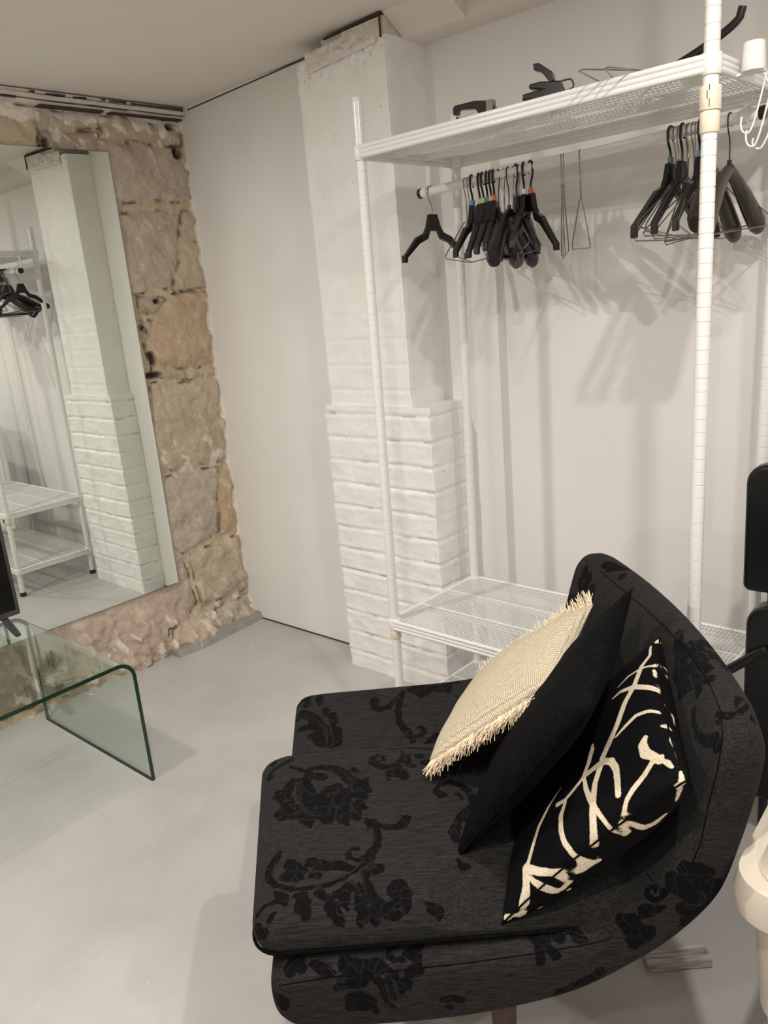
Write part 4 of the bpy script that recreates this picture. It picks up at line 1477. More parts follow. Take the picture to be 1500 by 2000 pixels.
VEIN_SHELL = [[(0.1814, 0.7304, 0.4497, 0.0018), (0.2011, 0.7338, 0.4501, 0.0018), (0.2165, 0.7539, 0.4512, 0.0019), (0.238, 0.7925, 0.4533, 0.0019)],
    [(0.2757, 0.7908, 0.4534, 0.0016), (0.2884, 0.7934, 0.4536, 0.0016)],
    [(0.2977, 0.7821, 0.4531, 0.0016), (0.307, 0.8057, 0.4537, 0.0018)],
    [(-0.0214, 0.7848, 0.4292, 0.0025), (0.0085, 0.7483, 0.4468, 0.0025), (0.035, 0.7223, 0.448, 0.0024), (0.0542, 0.6793, 0.4465, 0.0024), (0.0631, 0.6404, 0.4448, 0.0023), (0.0644, 0.6122, 0.4433, 0.0021), (0.0656, 0.5848, 0.442, 0.0019)],
    [(0.0108, 0.7164, 0.4455, 0.0019), (0.0365, 0.6959, 0.4467, 0.0018), (0.0556, 0.6499, 0.4451, 0.002), (0.0628, 0.5969, 0.4425, 0.002)],
    [(-0.0059, 0.703, 0.4386, 0.002), (0.0217, 0.6994, 0.4461, 0.0015), (0.0376, 0.6765, 0.4458, 0.0015), (0.053, 0.6545, 0.4452, 0.0015)],
    [(0.0242, 0.6609, 0.4442, 0.0015), (0.0543, 0.6299, 0.444, 0.0014)],
    [(0.0326, 0.7632, 0.45, 0.0022), (0.0501, 0.7145, 0.4482, 0.0021), (0.0666, 0.6686, 0.4462, 0.0021), (0.0756, 0.6182, 0.4438, 0.002), (0.077, 0.5829, 0.442, 0.0019)],
    [(0.0174, 0.8053, 0.4507, 0.0022), (0.0307, 0.7546, 0.4494, 0.0019)],
    [(0.1648, 0.0019, 0.3922, 0.0013), (0.1713, 0, 0.3773, 0.0016), (0.1777, -0, 0.3605, 0.0018), (0.1817, -0, 0.3454, 0.0016), (0.1856, -0, 0.3302, 0.0015)],
    [(0.1758, 0.0044, 0.398, 0.0013), (0.1801, 0.0009, 0.3883, 0.0015), (0.1842, 0, 0.376, 0.0018), (0.1875, -0, 0.3611, 0.0016), (0.1909, -0, 0.346, 0.0015)],
    [(0.1545, 0.0022, 0.393, 0.0013), (0.1604, 0, 0.372, 0.0015)],
    [(0.5869, 0.0004, 0.4628, 0.0022), (0.5907, -0, 0.4381, 0.0026), (0.5973, 0.0072, 0.4055, 0.003)],
    [(0.5969, 0, 0.4652, 0.0023), (0.6047, -0, 0.4459, 0.0023), (0.6149, 0.006, 0.4206, 0.0022)],
    [(0.607, 0.0001, 0.4795, 0.0017), (0.6185, -0, 0.4692, 0.0017), (0.6301, 0.0001, 0.4587, 0.0018)],
    [(0.6546, -0, 0.505, 0.0028), (0.6629, 0.0008, 0.4883, 0.0028), (0.6476, 0, 0.4784, 0.0023)],
    [(0.6226, 0.0002, 0.4501, 0.0036)],
    [(0.6172, 0.001, 0.5019, 0.0014), (0.6258, 0, 0.4928, 0.0016), (0.6348, -0, 0.4828, 0.0017), (0.6475, 0, 0.4807, 0.0016), (0.6612, 0.0022, 0.4766, 0.0017)],
    [(0.6247, 0.0087, 0.5426, 0.0016), (0.6323, 0.0021, 0.5339, 0.0016), (0.6418, 0, 0.5213, 0.0017)],
    [(0.7292, 0.3013, 0.7658, 0.0019), (0.7454, 0.3175, 0.7735, 0.002), (0.7353, 0.2779, 0.7705, 0.0022), (0.7337, 0.2548, 0.7706, 0.0019)],
    [(0.7336, 0.23, 0.7717, 0.0021), (0.7474, 0.2288, 0.7736, 0.0023), (0.7459, 0.2021, 0.7735, 0.0019), (0.7402, 0.1719, 0.7736, 0.0022)],
    [(0.705, 0.1921, 0.7464, 0.0022), (0.7166, 0.1869, 0.7633, 0.0021), (0.7171, 0.1654, 0.7665, 0.0017)],
    [(0.7086, 0.1957, 0.752, 0.0022), (0.7018, 0.1605, 0.7478, 0.0022), (0.6969, 0.1421, 0.7431, 0.0019)],
    [(0.7759, 0.286, 0.763, 0.0022)],
    [(0.7518, 0.2395, 0.7733, 0.0017)],
    [(0.7639, 0.2111, 0.7675, 0.0024)],
    [(0.7207, 0.2152, 0.7644, 0.0018), (0.7352, 0.2048, 0.7732, 0.0018)]]
FIGURE_SEAT = [[(0.1506, 0.1384, 0.4909, 0.0034), (0.1421, 0.1266, 0.49, 0.0034), (0.1316, 0.1188, 0.4894, 0.0036), (0.1211, 0.111, 0.4889, 0.0038), (0.1087, 0.1055, 0.4885, 0.0037), (0.0963, 0.1002, 0.4881, 0.0035), (0.0797, 0.0981, 0.4878, 0.0035), (0.0631, 0.0963, 0.4873, 0.0035), (0.0472, 0.0981, 0.4867, 0.0041), (0.0312, 0.1005, 0.4857, 0.0048), (0.0087, 0.1127, 0.4838, 0.0065), (-0.0023, 0.1316, 0.4815, 0.0074), (-0.007, 0.152, 0.4803, 0.007), (-0.0041, 0.1654, 0.482, 0.0076), (0.0024, 0.1784, 0.4838, 0.009), (0.0056, 0.1902, 0.4844, 0.0064)],
    [(0.0258, 0.1584, 0.4872, 0.0104), (0.0382, 0.1429, 0.4884, 0.014), (0.0304, 0.1327, 0.4874, 0.0113)],
    [(0.0497, 0.1348, 0.4889, 0.01)],
    [(0.0635, 0.1533, 0.4901, 0.0107), (0.0771, 0.145, 0.4904, 0.0115), (0.0947, 0.1394, 0.4907, 0.0094), (0.1119, 0.14, 0.491, 0.0093), (0.1293, 0.1295, 0.4902, 0.0063), (0.1421, 0.1309, 0.4903, 0.0029)],
    [(0.0655, 0.1234, 0.4891, 0.0064), (0.0784, 0.1215, 0.4894, 0.0063)],
    [(0.0221, 0.1292, 0.4862, 0.0101), (0.0355, 0.1242, 0.4877, 0.0084), (0.0487, 0.1203, 0.4883, 0.0069)],
    [(0.0125, 0.0978, 0.4837, 0.0063), (0.0245, 0.0822, 0.4837, 0.0084), (0.0298, 0.0691, 0.4824, 0.0031)],
    [(0.0536, 0.0826, 0.4853, 0.0092), (0.0566, 0.0678, 0.4832, 0.0146), (0.0613, 0.05, 0.4768, 0.0075), (0.0623, 0.0434, 0.4718, 0.0016)],
    [(0.0473, 0.0834, 0.4852, 0.0069)],
    [(0.0802, 0.087, 0.4862, 0.0091), (0.0889, 0.0764, 0.4846, 0.0068)],
    [(0.0972, 0.0732, 0.4841, 0.0059), (0.1016, 0.0581, 0.4799, 0.0114), (0.1096, 0.0467, 0.4748, 0.0093), (0.1152, 0.0397, 0.4685, 0.0068)],
    [(0.1094, 0.0792, 0.485, 0.0079), (0.1216, 0.0828, 0.4855, 0.0113), (0.1277, 0.0919, 0.4869, 0.0082), (0.136, 0.1012, 0.4881, 0.0033)],
    [(0.1218, 0.0708, 0.4837, 0.0099), (0.1248, 0.0544, 0.4785, 0.0025)],
    [(0.1444, 0.1003, 0.4881, 0.0019), (0.1423, 0.0831, 0.4856, 0.0064), (0.1463, 0.0641, 0.4822, 0.0072), (0.148, 0.0506, 0.477, 0.0088)],
    [(0.1494, 0.0418, 0.4703, 0.01), (0.1451, 0.0381, 0.4669, 0.008)],
    [(0.1618, 0.0464, 0.4745, 0.008), (0.1691, 0.0381, 0.4669, 0.008)],
    [(0.1549, 0.1238, 0.4898, 0.0058), (0.1569, 0.0989, 0.4879, 0.0065), (0.1628, 0.0763, 0.4846, 0.0077), (0.1726, 0.06, 0.4807, 0.0093), (0.1862, 0.0495, 0.4765, 0.012), (0.2021, 0.0468, 0.4749, 0.0137), (0.2147, 0.0547, 0.4786, 0.0122), (0.2189, 0.0706, 0.4837, 0.0112), (0.2125, 0.0858, 0.486, 0.0095), (0.2024, 0.0893, 0.4865, 0.0077), (0.1948, 0.0827, 0.4855, 0.0063), (0.1955, 0.073, 0.4841, 0.0054), (0.2035, 0.0686, 0.4834, 0.0058)],
    [(0.1549, 0.1379, 0.4908, 0.0044), (0.1614, 0.1516, 0.4918, 0.0099), (0.1691, 0.1665, 0.492, 0.0083), (0.1747, 0.1822, 0.492, 0.0068), (0.1772, 0.2056, 0.492, 0.0064), (0.1729, 0.2271, 0.492, 0.0065), (0.1638, 0.239, 0.492, 0.0077), (0.1556, 0.2546, 0.492, 0.0022)],
    [(0.1592, 0.2218, 0.492, 0.0027), (0.1684, 0.242, 0.492, 0.0077)],
    [(0.1776, 0.2371, 0.492, 0.0033), (0.1934, 0.2236, 0.492, 0.0054), (0.2093, 0.2222, 0.492, 0.0076), (0.2234, 0.231, 0.492, 0.0093), (0.2274, 0.2449, 0.492, 0.0078), (0.2197, 0.2533, 0.492, 0.0022)],
    [(0.1506, 0.15, 0.4917, 0.0054), (0.1398, 0.1468, 0.4915, 0.0044), (0.1299, 0.1554, 0.492, 0.0046), (0.1275, 0.1669, 0.492, 0.0039), (0.1328, 0.1744, 0.492, 0.0031), (0.1405, 0.1734, 0.492, 0.0036)],
    [(0.1614, 0.1429, 0.4912, 0.0054), (0.1634, 0.1285, 0.4901, 0.0053), (0.1718, 0.1177, 0.4894, 0.0043), (0.1814, 0.1208, 0.4896, 0.0048), (0.1826, 0.1291, 0.4902, 0.0039), (0.1762, 0.1312, 0.4903, 0.0024)],
    [(-0.0174, 0.0717, 0.4677, 0.005), (-0.0025, 0.0781, 0.4777, 0.0028), (0.0121, 0.0802, 0.4818, 0.0018)],
    [(-0.0161, 0.0504, 0.4551, 0.0108), (-0.0045, 0.0425, 0.4589, 0.0087)],
    [(0.0039, 0.0534, 0.4723, 0.0048), (0.0109, 0.0584, 0.4768, 0.0018)],
    [(0.2508, 0.0544, 0.4752, 0.0038), (0.2581, 0.0491, 0.4695, 0.0092), (0.2658, 0.0475, 0.4653, 0.0115)],
    [(-0.0055, 0.3021, 0.4842, 0.0112), (0.0063, 0.2832, 0.4858, 0.0041)],
    [(0.0112, 0.3078, 0.4868, 0.0136), (0.0264, 0.3015, 0.4885, 0.0149), (0.0414, 0.296, 0.4896, 0.0163), (0.0513, 0.2602, 0.4901, 0.0102), (0.0571, 0.2445, 0.4905, 0.0017)],
    [(0.0789, 0.2724, 0.492, 0.0131), (0.0892, 0.2562, 0.492, 0.0101)],
    [(0.1121, 0.2679, 0.492, 0.0158), (0.1198, 0.2449, 0.492, 0.0067)],
    [(0.1381, 0.2607, 0.492, 0.0101)],
    [(0.1448, 0.2899, 0.492, 0.0104), (0.1567, 0.2825, 0.492, 0.0023)],
    [(0.0378, 0.4192, 0.4893, 0.0072), (0.0493, 0.4319, 0.4892, 0.0068), (0.0699, 0.4317, 0.4896, 0.0085), (0.0909, 0.424, 0.4902, 0.0111), (0.1081, 0.4053, 0.4916, 0.012), (0.123, 0.3783, 0.492, 0.0122), (0.1371, 0.3628, 0.492, 0.0121)],
    [(0.1281, 0.4138, 0.491, 0.0068), (0.1386, 0.4003, 0.4919, 0.0071)],
    [(0.1569, 0.3734, 0.492, 0.0054), (0.149, 0.3578, 0.492, 0.0111), (0.1608, 0.3365, 0.492, 0.0061)],
    [(0.0473, 0.4025, 0.4901, 0.0132), (0.0681, 0.3944, 0.4912, 0.0116)],
    [(0.0318, 0.3922, 0.4894, 0.0115), (0.0388, 0.3539, 0.4897, 0.0179), (0.0532, 0.3188, 0.4906, 0.0197), (0.0644, 0.3255, 0.4914, 0.0174)],
    [(0.0131, 0.3969, 0.488, 0.0075), (0.0052, 0.373, 0.4867, 0.0109), (-0.0022, 0.3467, 0.4853, 0.0106), (-0.0172, 0.3553, 0.483, 0.0069), (-0.0234, 0.356, 0.4809, 0.0015)],
    [(-0.0165, 0.3678, 0.4833, 0.0059)],
    [(0.0053, 0.3316, 0.4862, 0.0129), (0.0121, 0.3019, 0.4869, 0.0126), (0, 0.2883, 0.4849, 0.0083)],
    [(0.0826, 0.3476, 0.492, 0.0129), (0.1018, 0.358, 0.492, 0.0101), (0.0986, 0.3389, 0.492, 0.0133), (0.1146, 0.3239, 0.492, 0.0173), (0.1297, 0.3409, 0.492, 0.0128), (0.1474, 0.3192, 0.492, 0.0126)],
    [(0.0882, 0.3119, 0.492, 0.0153), (0.0783, 0.2828, 0.492, 0.019), (0.0916, 0.281, 0.492, 0.019), (0.1047, 0.2792, 0.492, 0.0189), (0.123, 0.2978, 0.492, 0.0169), (0.142, 0.2921, 0.492, 0.0123), (0.1571, 0.284, 0.492, 0.0036)],
    [(0.0399, 0.2916, 0.4894, 0.0193), (0.0248, 0.2892, 0.4883, 0.0124)],
    [(0.1385, 0.2716, 0.492, 0.0099)],
    [(0.0598, 0.278, 0.4908, 0.0168)],
    [(-0.0006, 0.4523, 0.4855, 0.0043), (0.0292, 0.4248, 0.4888, 0.0052)],
    [(-0.0404, 0.4455, 0.4773, 0.0049), (-0.0243, 0.4564, 0.4828, 0.0066), (-0.0011, 0.4776, 0.4836, 0.0073)],
    [(0.0688, 0.5056, 0.476, 0.0043), (0.0581, 0.5043, 0.4766, 0.0037)],
    [(-0.038, 0.478, 0.4773, 0.0084)],
    [(-0.0406, 0.4287, 0.4766, 0.0098)],
    [(0.2298, 0.4686, 0.4859, 0.0035), (0.2289, 0.4414, 0.489, 0.0054), (0.2179, 0.4186, 0.4906, 0.0068), (0.2014, 0.4094, 0.4913, 0.0073), (0.1832, 0.4145, 0.4909, 0.0089), (0.1699, 0.4309, 0.4898, 0.0101), (0.1688, 0.4518, 0.4882, 0.0076), (0.1793, 0.459, 0.4874, 0.0052), (0.1897, 0.4524, 0.4882, 0.006), (0.1916, 0.4395, 0.4891, 0.0043), (0.1833, 0.4389, 0.4892, 0.0024)],
    [(0.2217, 0.4099, 0.4913, 0.0058), (0.2089, 0.3862, 0.492, 0.0133)],
    [(0.2248, 0.3839, 0.492, 0.0133), (0.2302, 0.3694, 0.492, 0.0087)],
    [(0.2004, 0.367, 0.492, 0.0034)],
    [(0.2324, 0.4243, 0.4902, 0.0048), (0.2479, 0.4055, 0.4916, 0.0062)],
    [(0.2423, 0.4145, 0.4909, 0.0047), (0.2396, 0.4479, 0.4885, 0.0043)],
    [(0.1919, 0.4953, 0.4802, 0.0025), (0.2154, 0.4842, 0.4836, 0.0027), (0.2367, 0.4876, 0.483, 0.0025), (0.2619, 0.4796, 0.4843, 0.0035), (0.2765, 0.4741, 0.4851, 0.0032), (0.2909, 0.4686, 0.4859, 0.0029), (0.3073, 0.4627, 0.4868, 0.0029)],
    [(0.2643, 0.4436, 0.4888, 0.0107)],
    [(0.275, 0.417, 0.4908, 0.0105)],
    [(0.2869, 0.3121, 0.492, 0.0065), (0.2915, 0.2989, 0.492, 0.005), (0.3014, 0.3037, 0.492, 0.0041), (0.3001, 0.3102, 0.492, 0.0021)],
    [(0.2839, 0.3221, 0.492, 0.0051), (0.2947, 0.3367, 0.492, 0.0052), (0.3126, 0.3407, 0.492, 0.0066), (0.331, 0.3314, 0.492, 0.0075), (0.344, 0.3103, 0.492, 0.0074), (0.3503, 0.2844, 0.492, 0.0063), (0.3455, 0.2609, 0.492, 0.0058), (0.335, 0.2506, 0.492, 0.0079), (0.3241, 0.2347, 0.492, 0.01), (0.3169, 0.2187, 0.492, 0.0077), (0.3093, 0.1976, 0.492, 0.0096), (0.3123, 0.1758, 0.492, 0.0074)],
    [(0.3242, 0.3036, 0.492, 0.0041), (0.334, 0.2898, 0.492, 0.0027)],
    [(0.3088, 0.1308, 0.4878, 0.0028), (0.3109, 0.1218, 0.4829, 0.0053), (0.321, 0.123, 0.481, 0.0035)]]
VEIN_SEAT = [[(-0.001, 0.1397, 0.4823, 0.0016), (0.0147, 0.1167, 0.4848, 0.0015), (0.0303, 0.1104, 0.4863, 0.0015), (0.0457, 0.1049, 0.4872, 0.0014), (0.0627, 0.1031, 0.488, 0.0014), (0.0795, 0.102, 0.4882, 0.0014), (0.094, 0.1058, 0.4885, 0.0014), (0.1086, 0.1096, 0.4888, 0.0014), (0.121, 0.1165, 0.4893, 0.0014), (0.1336, 0.1234, 0.4898, 0.0014), (0.1506, 0.1427, 0.4912, 0.0017)],
    [(0.0098, 0.1031, 0.4836, 0.0015), (0.023, 0.098, 0.4848, 0.0014), (0.0361, 0.0935, 0.4855, 0.0014), (0.0519, 0.0916, 0.4863, 0.0014), (0.0676, 0.0902, 0.4866, 0.0014), (0.0831, 0.092, 0.4869, 0.0014), (0.0986, 0.0939, 0.4872, 0.0014), (0.111, 0.0987, 0.4879, 0.0014), (0.1234, 0.1039, 0.4884, 0.0014), (0.1348, 0.1129, 0.489, 0.0014), (0.1464, 0.122, 0.4897, 0.0014)],
    [(0.1517, 0.1214, 0.4896, 0.0012), (0.1527, 0.102, 0.4882, 0.0013), (0.1536, 0.0844, 0.4858, 0.0014), (0.1624, 0.0608, 0.481, 0.0013), (0.1738, 0.0457, 0.4739, 0.0012), (0.1772, 0.0389, 0.4677, 0.001)],
    [(0.0952, 0.1264, 0.4899, 0.0012), (0.1082, 0.1211, 0.4896, 0.0012), (0.121, 0.1159, 0.4892, 0.0012)],
    [(0.0698, 0.1228, 0.4892, 0.0012), (0.0874, 0.112, 0.4889, 0.0012), (0.0999, 0.1161, 0.4892, 0.0012)],
    [(0.0233, 0.1173, 0.4859, 0.0012), (0.0134, 0.1288, 0.4848, 0.0013)],
    [(0.041, 0.1106, 0.4873, 0.0012), (0.0315, 0.121, 0.4871, 0.0012)],
    [(0.0963, 0.3083, 0.492, 0.0018), (0.0877, 0.2863, 0.492, 0.0017)],
    [(0.0992, 0.2962, 0.492, 0.0017), (0.1024, 0.2767, 0.492, 0.0017), (0.0985, 0.255, 0.492, 0.0017)],
    [(0.0267, 0.3266, 0.4887, 0.0018), (0.039, 0.2966, 0.4894, 0.0017), (0.0596, 0.2766, 0.4908, 0.0017), (0.0741, 0.2733, 0.4918, 0.0017)],
    [(0.1255, 0.3003, 0.492, 0.0017), (0.133, 0.2801, 0.492, 0.0017), (0.1426, 0.2712, 0.492, 0.0014)],
    [(0.0276, 0.4071, 0.489, 0.0015), (0.0248, 0.3672, 0.4888, 0.0017), (0.0334, 0.3236, 0.4892, 0.0016), (0.0478, 0.2867, 0.49, 0.0016), (0.0655, 0.2766, 0.4912, 0.0016)],
    [(0.017, 0.3993, 0.4884, 0.0015), (0.0191, 0.3752, 0.4884, 0.0015), (0.0212, 0.3518, 0.4884, 0.0014), (0.0327, 0.3083, 0.489, 0.0016), (0.0485, 0.2777, 0.49, 0.0014)],
    [(0.039, 0.4044, 0.4897, 0.0015), (0.0524, 0.3872, 0.4907, 0.0015), (0.0731, 0.3791, 0.4918, 0.0015), (0.0858, 0.3636, 0.492, 0.0015), (0.0624, 0.3579, 0.4914, 0.0012)],
    [(0.0274, 0.3967, 0.4891, 0.0015), (0.0337, 0.3683, 0.4894, 0.0015), (0.0516, 0.3412, 0.4906, 0.0014), (0.0674, 0.3406, 0.4917, 0.0014)],
    [(0.0785, 0.4262, 0.49, 0.0016), (0.0943, 0.3964, 0.4919, 0.0018), (0.0972, 0.3754, 0.492, 0.0015)],
    [(0.0926, 0.4318, 0.4897, 0.0016), (0.1123, 0.4007, 0.4919, 0.0018), (0.1272, 0.3676, 0.492, 0.0017), (0.1297, 0.3377, 0.492, 0.0014), (0.1145, 0.327, 0.492, 0.0016), (0.1151, 0.3081, 0.492, 0.0014), (0.1023, 0.2946, 0.492, 0.0016), (0.1012, 0.2737, 0.492, 0.0013)],
    [(0.0954, 0.3234, 0.492, 0.0014), (0.0885, 0.3057, 0.492, 0.0016), (0.0739, 0.2956, 0.4919, 0.0014)],
    [(0.0829, 0.3411, 0.492, 0.0014), (0.1025, 0.34, 0.492, 0.0017), (0.1135, 0.3596, 0.492, 0.0017), (0.1092, 0.3736, 0.492, 0.0015)],
    [(0.1284, 0.3094, 0.492, 0.0014), (0.1417, 0.3137, 0.492, 0.0014), (0.157, 0.3023, 0.492, 0.0011)],
    [(0.1285, 0.3063, 0.492, 0.0014), (0.1327, 0.2843, 0.492, 0.0014), (0.1441, 0.2708, 0.492, 0.0013)],
    [(0.1317, 0.3374, 0.492, 0.0014), (0.1491, 0.3479, 0.492, 0.0012)],
    [(0.0469, 0.2989, 0.49, 0.0014), (0.0596, 0.281, 0.4908, 0.0014)],
    [(-0.0361, 0.4459, 0.479, 0.0014), (-0.0231, 0.452, 0.4832, 0.0014), (-0.0109, 0.4636, 0.484, 0.0016), (0.0011, 0.477, 0.4838, 0.0017), (0.0142, 0.5017, 0.4777, 0.0019)],
    [(-0.0267, 0.4394, 0.4823, 0.0013), (-0.0108, 0.4497, 0.4846, 0.0015), (0.0047, 0.463, 0.4852, 0.0017), (0.0238, 0.5029, 0.4772, 0.0019)]]
